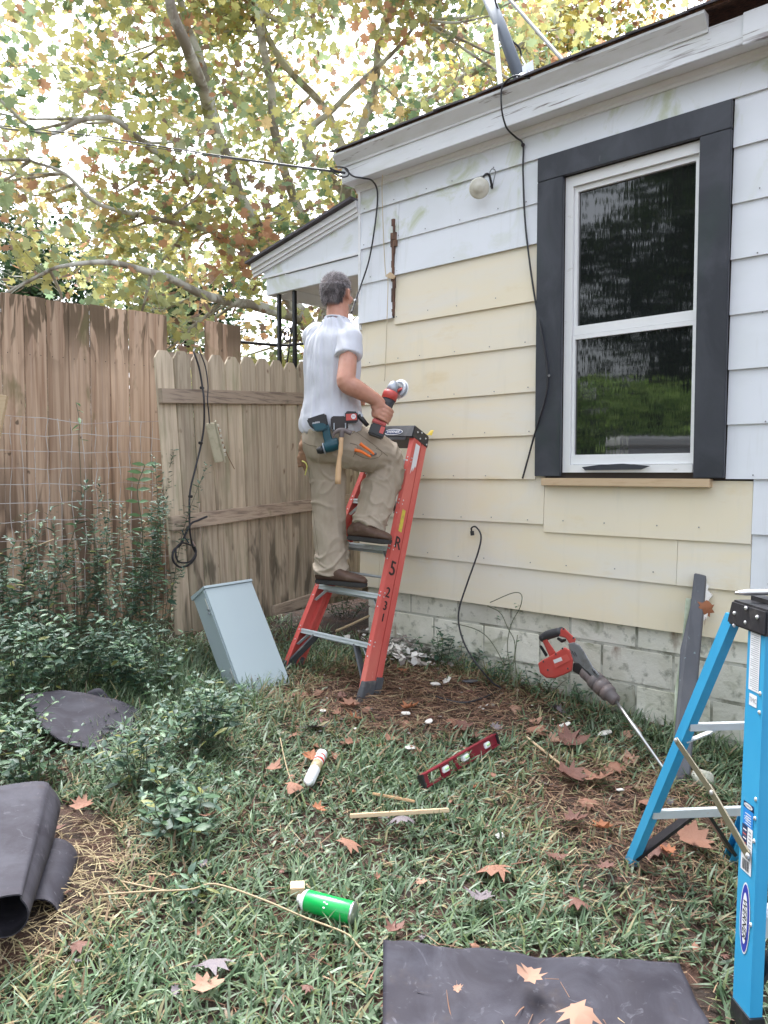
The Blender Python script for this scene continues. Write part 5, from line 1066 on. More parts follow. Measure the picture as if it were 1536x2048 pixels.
m_.obox(a, ax, tv_, nv_, 0, L_, -.012, -.006, -.014, .014); m_.obox(a, ax, tv_, nv_, 0, L_, hz-.006, hz, -.014, .014)
for t0, t1 in ((.0, .06), (.22, .33), (.40, .44), (.62, 1.0)): m_.obox(a, ax, tv_, nv_, L_*t0+.0002, L_*t1, -.0058, hz-.0062, -.004, .004)
m_.build('frame', M['level'], lv)
for t in (.27, .54, .85): MB().obox(a+ax*(L_*t), ax, tv_, nv_, -.022, .022, .004, .030, -.008, .0145).build('vial_block', M['vinyl'], lv, bev=.004); MB().tube([a+ax*(L_*t-.012)+tv_*.018+nv_*.014, a+ax*(L_*t+.012)+tv_*.018+nv_*.014], .0062, 10).build('vial', M['vial'], lv, True)
for t in (-.012, L_): MB().obox(a+ax*t, ax, tv_, nv_, 0, .012, -.013, hz+.001, -.015, .015).build('end_cap', M['toolblack'], lv, bev=.002)
# wood offcuts, twigs
def plank(name, lab, cat_, pa, pb_, w, t, mat, up=.03):
    o = MB().bar(G_(*pa, up), G_(*pb_, up), (0, .3, 1), t, w).build(name, mat, None, bev=.002); return tagk(o, lab, cat_)
plank('wood_strip', 'pale wooden lath lying in the grass under a curled brown leaf', 'wood strip', (700, 1632), (897, 1620), .03, .015, M['rawwood'], .05)
plank('wood_strip', 'thin split piece of grey wood behind the pale wooden lath', 'wood strip', (745, 1587), (830, 1603), .012, .01, M['handle'], .04)
plank('wood_strip', 'long thin tan splinter on the brown earth right of the level', 'wood strip', (1052, 1473), (1135, 1540), .012, .008, M['rawwood'], .03)
tw = MB().tube(cat([G_(195, 1790, .05), G_(290, 1783, .06), G_(380, 1779, .07), G_(430, 1768, .07), G_(520, 1797, .06), G_(610, 1835, .05), G_(690, 1866, .04), G_(715, 1890, .04), G_(752, 1930, .02)], 5), .003, 6).build('twig', M['drystem'], None, True); tagk(tw, 'long pale dry stem lying across the grass past the green can', 'stick')
tw = MB().tube(cat([G_(245, 1763, .05), G_(300, 1775, .05), G_(335, 1782, .05)], 4), .003, 6).build('twig', M['drystem'], None, True); tagk(tw, 'short dry stem branching off the long pale stem', 'stick')
tw = MB().tube(cat([G_(560, 1475, .04), G_(572, 1530, .04), G_(592, 1590, .03)], 4), .003, 6).build('twig', M['drystem'], None, True); tagk(tw, 'thin upright dry stalk left of the caulk cartridge', 'stick')
tw = MB().tube(cat([at(738, 1232, 5.1), at(700, 1250, 4.95), at(672, 1262, 4.85)], 3), .008, 6).build('twig', M['drystem'], None, True); tagk(tw, 'brown stick poking up behind the lowest steps of the red ladder', 'stick')
tw = MB().tube(cat([at(0, 1128, 4.7), at(60, 1098, 4.75), at(110, 1078, 4.8)], 3), .005, 6).build('twig', M['drystem'], None, True); tagk(tw, 'dry tan stem slanting through the weeds at the far left', 'stick')
rk = MB(); rk.ell(G_(1405, 1555, .03), Vector((.05, 0, 0)), Vector((0, .05, 0)), ZV*.035, 12, 8); tagk(fuse('stone', rk, .006, 1, M['block'], None, lambda v: .012*noise.noise(Vector(v)*20)), 'rounded grey stone beside the foot of the leaning plank', 'stone')
# debris heap of paint flakes by the corner, and scattered chips
random.seed(12)
def flake(c, r, ny=6, mat=M['chip'], th=.004, tilt=.4):
    u = Vector((random.uniform(-1, 1), random.uniform(-1, 1), random.uniform(-tilt, tilt))).normalized(); n = Vector((random.uniform(-tilt, tilt), random.uniform(-tilt, tilt), 1)); v_ = n.cross(u).normalized()
    return [c+(u*math.cos(2*math.pi*i/ny)*random.uniform(.7, 1.1)+v_*math.sin(2*math.pi*i/ny)*random.uniform(.45, .8))*r for i in range(ny)], ZV*th
cho = [((695, 1275, .05), 'large white board scrap standing behind the red ladder in the corner'), ((735, 1262, .06), 'grey white board scrap leaning in the debris behind the ladder'), ((828, 1325, .07), 'broad white paint flake on the earth right of the red ladder'), ((800, 1305, .09), 'long greenish white strip of siding beside the red ladder foot'), ((850, 1290, .07), 'grey flake of siding against the foundation block'), ((645, 1422, .03), 'white chip in the grass nearest the red ladder foot'), ((812, 1427, .035), 'curled white paint chip on the bare earth in front of the red ladder'), ((858, 1443, .035), 'ragged white chip just right of the curled one'), ((1130, 1450, .05), 'white plaster chip below the rotary hammer'), ((1210, 1466, .06), 'long white plaster chip left of the chisel bit'), ((1240, 1580, .025), 'small white crumb left of the blue ladder rear leg'), ((1000, 1672, .035), 'white scrap in the middle of the lawn'), ((870, 1368, .05), 'pair of white chips right of the red ladder feet'), ((820, 1495, .05), 'crumbled pale chip left of the red level'), ((938, 1362, .07), 'flat grey slate scrap near the plug cord'), ((790, 1262, .06), 'white shard stacked at the corner of the foundation'), ((752, 1305, .05), 'square white scrap between the ladder rails and the wall')]
for (x, y, r), lab in cho:
    P, d = flake(G_(x, y, .03), r*.85, 8, tilt=.25); mm = M['greenwhite'] if 'green' in lab else M['grey_board'] if 'slate' in lab else M['chip']
    tagk(MB().prism(P, d).build('paint_chip', mm, None), lab, 'debris', 'white chips and scraps scattered on the ground')
hm_ = MB(); hm2 = MB()
for i in range(330):
    if i < 230: x = random.gauss(805, 40); y = random.gauss(1292, 17)+(x-805)*.25; up = random.uniform(.02, .11)*math.exp(-((x-800)/60)**2)+.02
    else: x, y = random.uniform(600, 1330), random.gauss(1420, 50); up = .02
    P, d = flake(G_(x, y, up), random.uniform(.012, .045) if i < 230 else random.uniform(.006, .014), 5, th=.002, tilt=.5); (hm_ if random.random() < .5 else hm2).prism(P, d)
tagk(hm2.build('debris', pm('old_flake', (.22, .19, .17), .9, layers=[((.4, .38, .34), (12, 12, 12), .5, .6, .8)]), None), 'heap of grey brown siding flakes and bark bits at the foundation corner', kind='stuff')
tagk(hm_.build('debris', M['chip'], None), 'scattered small paint flakes and crumbs on the bare earth', kind='stuff')

# ------------------------------------------------------------------ fallen leaves
LO = [(0, -.55), (.10, -.32), (.42, -.42), (.34, -.22), (.62, -.08), (.40, .05), (.52, .34), (.26, .24), (.16, .44), (.0, .62), (-.14, .42), (-.28, .26), (-.5, .36), (-.38, .06), (-.6, -.1), (-.33, -.2), (-.4, -.42), (-.1, -.32)]
def leaf_mesh(name, mat, size, curl, seed):
    random.seed(seed); v = [(0, 0, 0)]; k = random.uniform(.8, 1.15)
    for x, y in LO: v.append((x*k*random.uniform(.7, 1.12), y*random.uniform(.72, 1.12), 0))
    v2 = v+[(a*.5, b_*.5, 0) for a, b_, c in v[1:]]; n = len(LO); f = []
    for i in range(n): j = (i+1) % n; f.append((0, 1+n+i, 1+n+j)); f.append((1+n+i, 1+i, 1+j, 1+n+j))
    ca, sa = math.cos(seed), math.sin(seed); out = []
    for a, b_, c in v2:
        d = a*ca+b_*sa; e_ = -a*sa+b_*ca; out.append((a*size, b_*size, size*(curl*(d*d*1.3)+curl*.5*e_*e_+.05*noise.noise(Vector((a*4, b_*4, seed))))))
    base = len(out); out += [(-.012*size, -.5*size, 0), (.012*size, -.5*size, 0), (.0, -.5*size, .02*size), (-.008*size, -.95*size, .06*size), (.008*size, -.95*size, .06*size), (0, -.95*size, .08*size)]
    f += [(base, base+1, base+4, base+3), (base+1, base+2, base+5, base+4), (base+2, base, base+3, base+5)]
    me = bpy.data.meshes.new(name); me.from_pydata(out, [], f); me.materials.append(mat); me.polygons.foreach_set('use_smooth', [True]*len(f)); return me
LM = {}
for nm, mt in (('tan', 'deadleaf'), ('brown', 'deadleaf_dark'), ('pale', 'deadleaf_pale'), ('orange', 'deadleaf_orange'), ('grey', 'deadleaf_grey')):
    LM[nm] = [leaf_mesh('fallen_leaf', M[mt], 1, c, s_) for s_, c in ((1, .7), (2, -.6), (3, 1.0), (4, -.9), (5, .45))]
def put_leaf(px, py, size_px, colr, lab, rot=None, up=.03, k=0, tilt=.25, group=None):
    p = G_(px, py, up); s_ = size_px*p.y/FPX
    o = bpy.data.objects.new('fallen_leaf', LM[colr][k % 5]); COL.objects.link(o); o.location = p
    o.rotation_euler = (random.uniform(-tilt, tilt), random.uniform(-tilt, tilt), rot if rot is not None else random.uniform(0, 6.28)); o.scale = (s_*random.uniform(.8, 1.1), s_, s_)
    return tagk(o, lab, 'leaf', group)
random.seed(77)
FL = [(1060, 1952, 62, 'pale', 'star-shaped pale leaf in the middle of the front felt sheet', .085), (1160, 2025, 78, 'pale', 'pink-tan leaf on the lower edge of the front felt sheet', .075), (915, 1978, 22, 'pale', 'tiny curled leaf flake at the left of the front felt sheet', .085),
      (985, 1730, 80, 'tan', 'large curled tan leaf in the lawn above the front felt sheet', .06), (960, 1793, 60, 'grey', 'dark grey leaf folded in the lawn above the front felt sheet', .06), (1390, 1680, 95, 'tan', 'big ragged tan leaf between the legs of the blue ladder', .05), (1310, 1690, 60, 'brown', 'brown leaf beside the rear foot of the blue ladder', .05), (1335, 1702, 40, 'orange', 'small rusty leaf under the blue ladder rungs', .05),
      (1222, 1530, 55, 'tan', 'tan leaf nearest to the chisel bit', .04), (1195, 1555, 65, 'tan', 'spiky tan leaf right of the brown leaf pile', .05), (1140, 1550, 80, 'brown', 'wide shiny brown leaf beyond the red level', .05), (1070, 1453, 52, 'tan', 'orange-tan leaf just below the rotary hammer body', .04), (1145, 1485, 65, 'brown', 'dark red leaf below the white plaster chip', .04),
      (590, 1568, 48, 'tan', 'small pink-brown leaf touching the end of the caulk cartridge', .06), (550, 1535, 42, 'tan', 'brown leaf left of the caulk cartridge', .05), (622, 1512, 40, 'orange', 'rusty leaf behind the top of the caulk cartridge', .04), (700, 1682, 46, 'tan', 'tan leaf between the lath and the green can', .05), (636, 1618, 34, 'orange', 'small orange leaf left of the pale lath', .05), (803, 1632, 60, 'grey', 'curled grey-brown leaf lying on the pale lath', .10),
      (845, 1765, 30, 'pale', 'small pale leaf right of the green can', .05), (415, 1970, 75, 'pale', 'large pale pink leaf near the bottom left corner', .05), (430, 1918, 75, 'grey', 'crumpled mauve-brown leaf above the pale pink one', .06), (790, 1860, 50, 'brown', 'brown leaf at the top left corner of the front felt sheet', .05), (614, 1970, 36, 'brown', 'reddish leaf in the grass at the bottom centre', .04), (418, 1630, 40, 'tan', 'leaf caught beside the small weed in the left grass', .06),
      (165, 1610, 50, 'tan', 'tan leaf in the straw beside the rolled felt', .06), (160, 1885, 50, 'brown', 'brown leaf in the straw under the felt roll', .04), (700, 1410, 42, 'tan', 'tan leaf on bare earth in front of the ladder foot', .03), (640, 1435, 50, 'brown', 'brown leaf lying ahead of the panel box corner', .03), (632, 1455, 50, 'grey', 'dark leaf in the grass below the panel box', .03), (785, 1480, 40, 'tan', 'leaf left of the crumbled pale chip', .03), (600, 1385, 40, 'tan', 'tan leaf by the lower corner of the panel box', .03), (820, 1415, 38, 'orange', 'orange leaf close to the white chips', .03), (910, 1440, 45, 'tan', 'tan leaf midway between the ladder and the rotary hammer', .03), (925, 1452, 40, 'brown', 'brown leaf beside the tan one midway to the hammer', .03), (945, 1475, 40, 'brown', 'dark leaf at the top end of the red level', .03), (1290, 1600, 40, 'tan', 'tan leaf on the brown patch left of the blue ladder', .04), (1150, 1640, 50, 'brown', 'brown leaf at the edge of the bare patch', .04), (1175, 1600, 44, 'tan', 'tan leaf lying on the bare patch', .04), (1110, 1715, 50, 'brown', 'dark brown curled leaf in the right grass', .05), (1215, 1735, 45, 'brown', 'upright brown leaf left of the blue ladder foot', .06), (1160, 1800, 55, 'brown', 'wine-brown leaf low in the right lawn', .05), (1205, 1655, 50, 'orange', 'rusty leaf on the bare patch by the blue ladder', .04), (1412, 1215, 30, 'orange', '', 0)]
for i, (x, y, s_, c, lab, up) in enumerate(FL):
    if lab: put_leaf(x, y, s_, c, lab, None, up, i)
o = bpy.data.objects.new('fallen_leaf', LM['orange'][1]); COL.objects.link(o); o.location = lbp(1414, 1216)+MV*.0; o.rotation_euler = (R(80), .3, .2); o.scale = (.09,)*3; tagk(o, 'rust coloured leaf stuck behind the top of the leaning plank', 'leaf')
random.seed(5)
for i in range(120):
    x, y = (random.uniform(560, 1380), random.gauss(1450, 70)) if i < 70 else (random.uniform(120, 1450), random.uniform(1500, 2040))
    y = max(1330, y); s_ = random.uniform(12, 34) if i < 70 else random.uniform(10, 26)
    _c = random.choice(['tan', 'brown', 'tan', 'orange', 'brown', 'pale', 'grey']); put_leaf(x, y, s_, _c, {'tan': 'small tan', 'brown': 'small dark brown', 'orange': 'small orange', 'pale': 'small pale', 'grey': 'small grey'}[_c]+' dry leaf fragment scattered over the grass and earth', None, .025, i, .5, 'small dry leaf fragments on the ground')

# ------------------------------------------------------------------ grass and straw
NG = 150000
gx = rng.uniform(-4.6, 5.2, NG*2); gy = np.concatenate([rng.uniform(1.2, 5.2, NG), 1.2+9*rng.random(NG)**1.6])
ok = (np.abs(gx) < .56*gy+.7)
wd = 4.0-(gx*MV.x+gy*MV.y); ok &= wd > .02
gx, gy, wd = gx[ok], gy[ok], wd[ok]
sa = np.array([soil_amount(a, b_) for a, b_ in zip(gx, gy)])
cl_ = np.array([noise.noise(Vector((a*1.6, b_*1.6, 0)))+.6*noise.noise(Vector((a*6, b_*6, 5))) for a, b_ in zip(gx, gy)])
keep = rng.random(len(gx)) > np.clip(sa*1.02+.12-cl_*.35, 0, .985)
bld = (gx < -.55) & (gy < 3.0); keep &= ~(((gx+1.25)**2/.1+(gy-2.5)**2/.25) < 1); keep &= ~((gx > -.01) & (gx < .93) & (gy < 2.24))
gx, gy, wd, sa, cl_ = [a[keep] for a in (gx, gy, wd, sa, cl_)]; n = len(gx)
tall = .35*np.clip(1.2-wd*4, 0, 1)+.8*np.exp(-((gx+1.2)/.6)**2-((gy-4.4)/.5)**2)
L_ = rng.uniform(.035, .095, n)*(1+cl_*.35)*(1+1.3*tall); wdt = rng.uniform(.0022, .0095, n)*np.where(gy < 3, 1, 1.1)
yaw_ = rng.uniform(0, 6.283, n); lean = rng.uniform(.35, 1.38, n)-.45*tall; lean = np.clip(lean, .15, 1.4)
tv = []; tf = []
prof = [(0, 1.0), (.3, 1.15), (.62, .85), (.86, .45), (1., .06)]
NS = len(prof)
V = np.zeros((n, NS*2, 3)); dirx, diry = np.cos(yaw_), np.sin(yaw_); sxx, syy = -diry, dirx
z0 = np.array([gz(a, b_) for a, b_ in zip(gx, gy)])
bend = rng.uniform(.2, 1.1, n); tw_ = rng.uniform(-.6, .6, n)
hx = np.zeros(n); hz_ = np.zeros(n); pt = 0
for k, (t, w_) in enumerate(prof):
    ang = lean+bend*(t-.3); dt = t-pt; pt = t
    hx += np.sin(ang)*L_*dt; hz_ += np.cos(ang)*L_*dt; zz = np.maximum(hz_, .004+.01*t)
    cxk, cyk = gx+dirx*hx, gy+diry*hx; ww = wdt*w_*.5
    tz = np.sin(tw_+t)*ww*.7
    V[:, 2*k] = np.stack([cxk-sxx*ww, cyk-syy*ww, z0+zz-tz], 1); V[:, 2*k+1] = np.stack([cxk+sxx*ww, cyk+syy*ww, z0+zz+tz], 1)
pal = np.array([(.10, .165, .085), (.155, .225, .125), (.21, .285, .17), (.06, .11, .05), (.17, .22, .09), (.31, .28, .15), (.27, .33, .24), (.25, .17, .10)])
pr0 = np.array([.25, .23, .14, .15, .08, .045, .08, .025]); idx = rng.choice(8, n, p=pr0/pr0.sum()); dry = rng.random(n) < np.clip(sa*1.3-.05, 0, .75); idx[dry] = rng.choice([5, 7, 4], dry.sum())
cg = pal[idx]*rng.uniform(.75, 1.2, n)[:, None]*(1+.25*cl_)[:, None]; cg = np.clip(cg, .01, .6)
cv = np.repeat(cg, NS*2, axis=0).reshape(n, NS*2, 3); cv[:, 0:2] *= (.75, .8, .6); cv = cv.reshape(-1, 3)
fl = np.array([[2*k, 2*k+1, 2*k+3, 2*k+2] for k in range(NS-1)])
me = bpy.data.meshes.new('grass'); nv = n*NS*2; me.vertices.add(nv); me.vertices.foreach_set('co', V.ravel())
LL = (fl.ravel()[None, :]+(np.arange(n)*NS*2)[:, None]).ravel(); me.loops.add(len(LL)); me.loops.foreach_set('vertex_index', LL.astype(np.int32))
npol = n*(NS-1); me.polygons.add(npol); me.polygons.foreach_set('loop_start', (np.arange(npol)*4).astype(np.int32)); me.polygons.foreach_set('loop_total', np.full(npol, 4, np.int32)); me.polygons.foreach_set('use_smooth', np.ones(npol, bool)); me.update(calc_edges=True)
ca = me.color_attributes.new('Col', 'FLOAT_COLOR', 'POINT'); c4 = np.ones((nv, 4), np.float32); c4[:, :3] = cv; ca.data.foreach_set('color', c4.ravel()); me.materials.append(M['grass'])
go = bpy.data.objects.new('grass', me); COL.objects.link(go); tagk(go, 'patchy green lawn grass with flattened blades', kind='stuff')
# straw and needles on the bare patches
n = 40000; sx_ = rng.uniform(-1.6, 2.2, n*3); sy_ = rng.uniform(1.6, 5.4, n*3); sa = np.array([soil_amount(a, b_) for a, b_ in zip(sx_, sy_)]); k_ = (rng.random(len(sx_)) < sa*.9+.055) & (4.0-(sx_*MV.x+sy_*MV.y) > .03)
sx_, sy_, sa = sx_[k_], sy_[k_], sa[k_]; n = len(sx_); Ln = rng.uniform(.03, .10, n); ms = rotm(rng.uniform(0, 6.28, n), rng.uniform(-.2, .3, n), rng.uniform(-1, 1, n), np.ones(n)); ms[:, :, 1] *= Ln[:, None]; ms[:, :, 0] *= rng.uniform(.0007, .0019, n)[:, None]
gold = (sx_ < -.6)[:, None]
gold = gold
pc = np.array([(.20, .10, .06), (.13, .07, .045), (.30, .19, .11), (.08, .045, .03), (.36, .28, .16)])[rng.choice(5, n, p=[.3, .25, .2, .15, .1])]; pg = np.array([(.28, .21, .11), (.38, .31, .17), (.20, .14, .08)])[rng.choice(3, n)]
scatter('straw', [(-1, 0, 0), (1, 0, 0), (1, .5, 0.004), (-1, .5, .004), (.4, 1, 0), (-.4, 1, 0)], [(0, 1, 2, 3), (3, 2, 4, 5)], ms, np.stack([sx_, sy_, np.array([gz(a, b_) for a, b_ in zip(sx_, sy_)])+rng.uniform(.004, .03, n)], 1), np.where(gold, pg, pc), M['straw'], None, 'stuff', label='dead grass and brown needles on the bare ground')

# ------------------------------------------------------------------ weeds
def lance(name, mat, w=.34):
    v = []; pr = [(0, .05), (.15, .55), (.38, 1), (.65, .8), (.88, .32), (1, .02)]
    for t, a in pr: v += [(-a*w/2, t, .10*a*w/2+.12*t*(1-t)*1.2-.10*t*t), (0, t, -.03*a+.12*t*(1-t)*1.2-.10*t*t), (a*w/2, t, .10*a*w/2+.12*t*(1-t)*1.2-.10*t*t)]
    f = []
    for k in range(5): b0 = 3*k; f += [(b0, b0+1, b0+4, b0+3), (b0+1, b0+2, b0+5, b0+4)]
    me = bpy.data.meshes.new(name); me.from_pydata(v, [], f); me.materials.append(mat); me.polygons.foreach_set('use_smooth', [True]*len(f)); return me, v, f
leafA, LV, LF = lance('leaf', M['weedleaf']); leafB, _, _ = lance('leaf', M['weedleaf2'], .38); leafC, _, _ = lance('leaf', M['weedleaf3'], .3); leafD, _, _ = lance('leaf', M['weedleaf4'], .42)
random.seed(99)
def plant(name, label, base, stems, hgt, spread, lsize, nobj=170, lean_=(0, 0), group='leafy weeds along the fence', cat_='weed', extra=1.0, ivy=False):
    root = thing(name, label, cat_, base, group=group)
    stm = MB(); leaves = []
    for s_i in range(stems):
        a = random.uniform(0, 6.28); r = spread*math.sqrt(random.random()); h = hgt*random.uniform(.55, 1.05)
        b0 = base+Vector((math.cos(a)*r*.35, math.sin(a)*r*.35, -.02)); tipp = base+Vector((math.cos(a)*r+random.gauss(0, .16)*h, math.sin(a)*r+random.gauss(0, .10)*h, h*random.uniform(.75, 1.05))); mid = (b0+tipp)/2+Vector((random.uniform(-.09, .09)*h*1.4, random.uniform(-.06, .06)*h*1.4, h*.12))
        pts = cat([b0, mid, tipp], 5); stm.tube(pts, lerpl([.0035, .0022, .0012], len(pts)), 4)
        L0 = sum((pts[i+1]-pts[i]).length for i in range(len(pts)-1)); nn = max(4, int(L0/(lsize*.55)*extra)); ph = random.uniform(0, 3)
        for k in range(nn):
            t = .18+.82*(k+.5)/nn; q = t*(len(pts)-1); i = min(int(q), len(pts)-2); p = pts[i].lerp(pts[i+1], q-i)
            for sd_ in (0, math.pi):
                if random.random() < .12: continue
                az = ph+k*1.57+sd_+random.uniform(-.35, .35); el = random.uniform(-.25, .55)+(.35 if t > .85 else 0); sz = lsize*random.uniform(.6, 1.15)*(1-.45*max(0, t-.6)/.4)
                leaves.append((p, az, el, random.uniform(-.5, .5), sz))
                if random.random() < .5:
                    tp_ = p+Vector((math.cos(az), math.sin(az), .4))*lsize*.6
                    for w_ in range(3): leaves.append((tp_, az+random.uniform(-1.2, 1.2), random.uniform(-.1, .7), random.uniform(-.5, .5), sz*.55))
    stm.build('stem', M['weedstem'], root, True)
    leaves.sort(key=lambda l: (l[0]-CAMP).length/l[4]); Mi = MW[root.name].inverted()
    for p, az, el, rl_, sz in leaves[:nobj]:
        o = bpy.data.objects.new('leaf', random.choice((leafB, leafB, leafB, leafA, leafA, leafA, leafA, leafD, leafD, leafD, leafC) if random.random() < .5 else (leafA, leafD))); o.parent = root; o.location = Mi@p
        o.rotation_euler = (Matrix.Rotation(az-math.pi/2, 3, 'Z')@Matrix.Rotation(el, 3, 'X')@Matrix.Rotation(rl_, 3, 'Y')).to_euler(); o.scale = (sz*random.uniform(.7, 1.3), sz*random.uniform(.7, 1.15), sz); COL.objects.link(o)
    rest = leaves[nobj:]
    if rest:
        Mt = np.array([np.array(Matrix.Rotation(az-math.pi/2, 3, 'Z')@Matrix.Rotation(el, 3, 'X')@Matrix.Rotation(rl_, 3, 'Y'))*sz for p, az, el, rl_, sz in rest])
        cc = np.array([random.choice([(.055, .115, .08), (.08, .15, .1), (.11, .18, .11)]) for _ in rest])
        scatter('foliage', LV, LF, Mt, np.array([tuple(p) for p, *_ in rest]), cc, M['weedstuff'], root, 'stuff', True)
    return root
WG = 'leafy weeds crowding the foot of the fences'
for nm, lab, (px, py), Y, st_, h, sp, ls, grp in [
    ('weed', 'tall leafy weed climbing the wire mesh at the far left edge', (20, 1250), 4.55, 16, .85, .30, .055, WG),
    ('weed', 'tall leafy weed in front of the board fence, second from the left edge', (110, 1240), 4.65, 16, .75, .30, .052, WG),
    ('weed', 'tall thin weed reaching up the middle of the wire mesh', (200, 1250), 4.75, 13, .85, .26, .045, WG),
    ('weed', 'wispy weed growing between the board fence and the picket fence', (300, 1260), 4.75, 12, 1.0, .22, .045, WG),
    ('weed', 'thick weed clump at the left edge above the felt', (10, 1370), 3.95, 18, .50, .28, .058, WG),
    ('weed', 'broad weed clump directly behind the curved felt piece', (130, 1350), 4.15, 18, .48, .30, .058, WG),
    ('weed', 'weed clump right behind the end of the curved felt piece', (235, 1350), 4.25, 18, .46, .28, .055, WG),
    ('weed', 'weed clump between the curved felt and the panel box', (310, 1370), 4.15, 14, .42, .22, .05, WG),
    ('weed', 'weed in front of the curved felt at the left edge', (10, 1480), 3.35, 14, .34, .2, .05, WG),
    ('weed', 'low weed beneath the front edge of the curved felt', (70, 1540), 3.15, 12, .26, .18, .05, WG),
    ('weed', 'bushy weed standing alone in front of the panel box', (400, 1500), 3.55, 20, .36, .24, .055, WG),
    ('weed', 'bushy weed just left of the lone weed by the panel box', (270, 1600), 3.15, 16, .30, .18, .05, WG),
    ('weed', 'leafy weed spreading in the left lawn above the dry stem', (370, 1690), 2.85, 18, .24, .22, .055, WG),
    ('weed', 'small rosette weed sprouting beside the long dry stem', (395, 1805), 2.46, 4, .09, .05, .05, WG)]:
    b0 = at(px, py, Y); b0.z = gz(b0.x, b0.y); plant(nm, lab, b0, st_, h*(1.3 if h > .6 else 1.05), sp*(1.15 if h > .6 else 1), ls*1.4, 260, group=grp)
WW = 'small weeds sprouting along the foundation'
for lab, (px, py), st_, h, sp, ls in [('dark leafy weed by the foundation right of the red ladder', (880, 1330), 8, .28, .16, .05), ('weed growing where the plug cord meets the ground', (930, 1345), 8, .26, .16, .045), ('thin weed under the curling cord', (985, 1370), 7, .22, .14, .04), ('dark low weed left of the rotary hammer', (1080, 1385), 9, .16, .18, .04), ('dark low weed beneath the rotary hammer body', (1150, 1395), 10, .16, .2, .04), ('weed at the corner behind the red ladder', (690, 1235), 8, .2, .2, .04)]:
    b0 = G_(px, py); plant('weed', lab, b0, st_, h, sp, ls*1.3, 90, group=WW)
# bare vine sprigs in front of the block wall
vs_ = thing('vine', 'thin bare vine arching up in front of the foundation blocks', 'vine', G_(1030, 1370))
for q in (((1030, 1375), (1015, 1300), (1022, 1250), (1040, 1215), (1043, 1190), (1025, 1186), (980, 1205)), ((1022, 1360), (1030, 1290), (1015, 1255), (1000, 1225), (975, 1212)), ((1010, 1330), (980, 1280), (950, 1258), (905, 1246)), ((1035, 1375), (1030, 1320), (1035, 1270))):
    MB().tube(cat([wallp(x, y, .12+.25*max(0, (y-1200)/180)) for x, y in q], 5), .0028, 5).build('stem', M['weedstem'], vs_, True)
Mi = MW[vs_.name].inverted()
for k in range(26):
    x, y = random.choice(((1022, 1250), (1040, 1215), (1000, 1225), (1030, 1290), (950, 1258), (1020, 1330), (1035, 1213))); p = wallp(x+random.uniform(-10, 10), y+random.uniform(-12, 12), .14+.2*max(0, (y-1200)/180))
    o = bpy.data.objects.new('leaf', leafA); o.parent = vs_; o.location = Mi@p; o.rotation_euler = (random.uniform(-.5, .5), random.uniform(-.5, .5), random.uniform(0, 6.28)); o.scale = (.03,)*3; COL.objects.link(o)
# climbing vine with paired leaves on the fence mesh
cv_ = thing('vine', 'light green climbing vine with paired leaves on the wire mesh by the picket fence', 'vine', at(300, 1250, 4.9)); Mi = MW[cv_.name].inverted()
pts = cat([at(278, 1250, 4.9), at(282, 1150, 4.88), at(285, 1060, 4.86), at(275, 980, 4.86), at(290, 930, 4.88)], 6); MB().tube(pts, .003, 5).build('stem', M['weedstem'], cv_, True)
for i, p in enumerate(pts[::2]):
    for sg in (-1, 1):
        o = bpy.data.objects.new('leaf', leafB); o.parent = cv_; o.location = Mi@p; o.rotation_euler = Matrix(((math.cos(.3*sg), 0, 0), (0, 1, 0), (0, 0, 1))).to_euler() if False else (R(8), R(50)*sg*0, R(-90*sg)+random.uniform(-.3, .3)); o.rotation_euler.rotate_axis('Y', R(55)); o.scale = (.085*random.uniform(.8, 1.1),)*3; COL.objects.link(o)
for (x0, y0, x1, y1) in ((152, 805, 158, 880),):
    pts = cat([at(x0, y0, 4.95), at((x0+x1)/2+4, (y0+y1)/2, 4.95), at(x1, y1, 4.95), at(x1+6, y1+120, 4.95)], 5); MB().tube(pts, .002, 5).build('stem', M['weedstem'], cv_, True)
    for p in pts[:11:2]:
        o = bpy.data.objects.new('leaf', leafB); o.parent = cv_; o.location = Mi@p; o.rotation_euler = (random.uniform(-.8, .2), random.uniform(-.8, .8), random.uniform(0, 6.28)); o.scale = (.065,)*3; COL.objects.link(o)

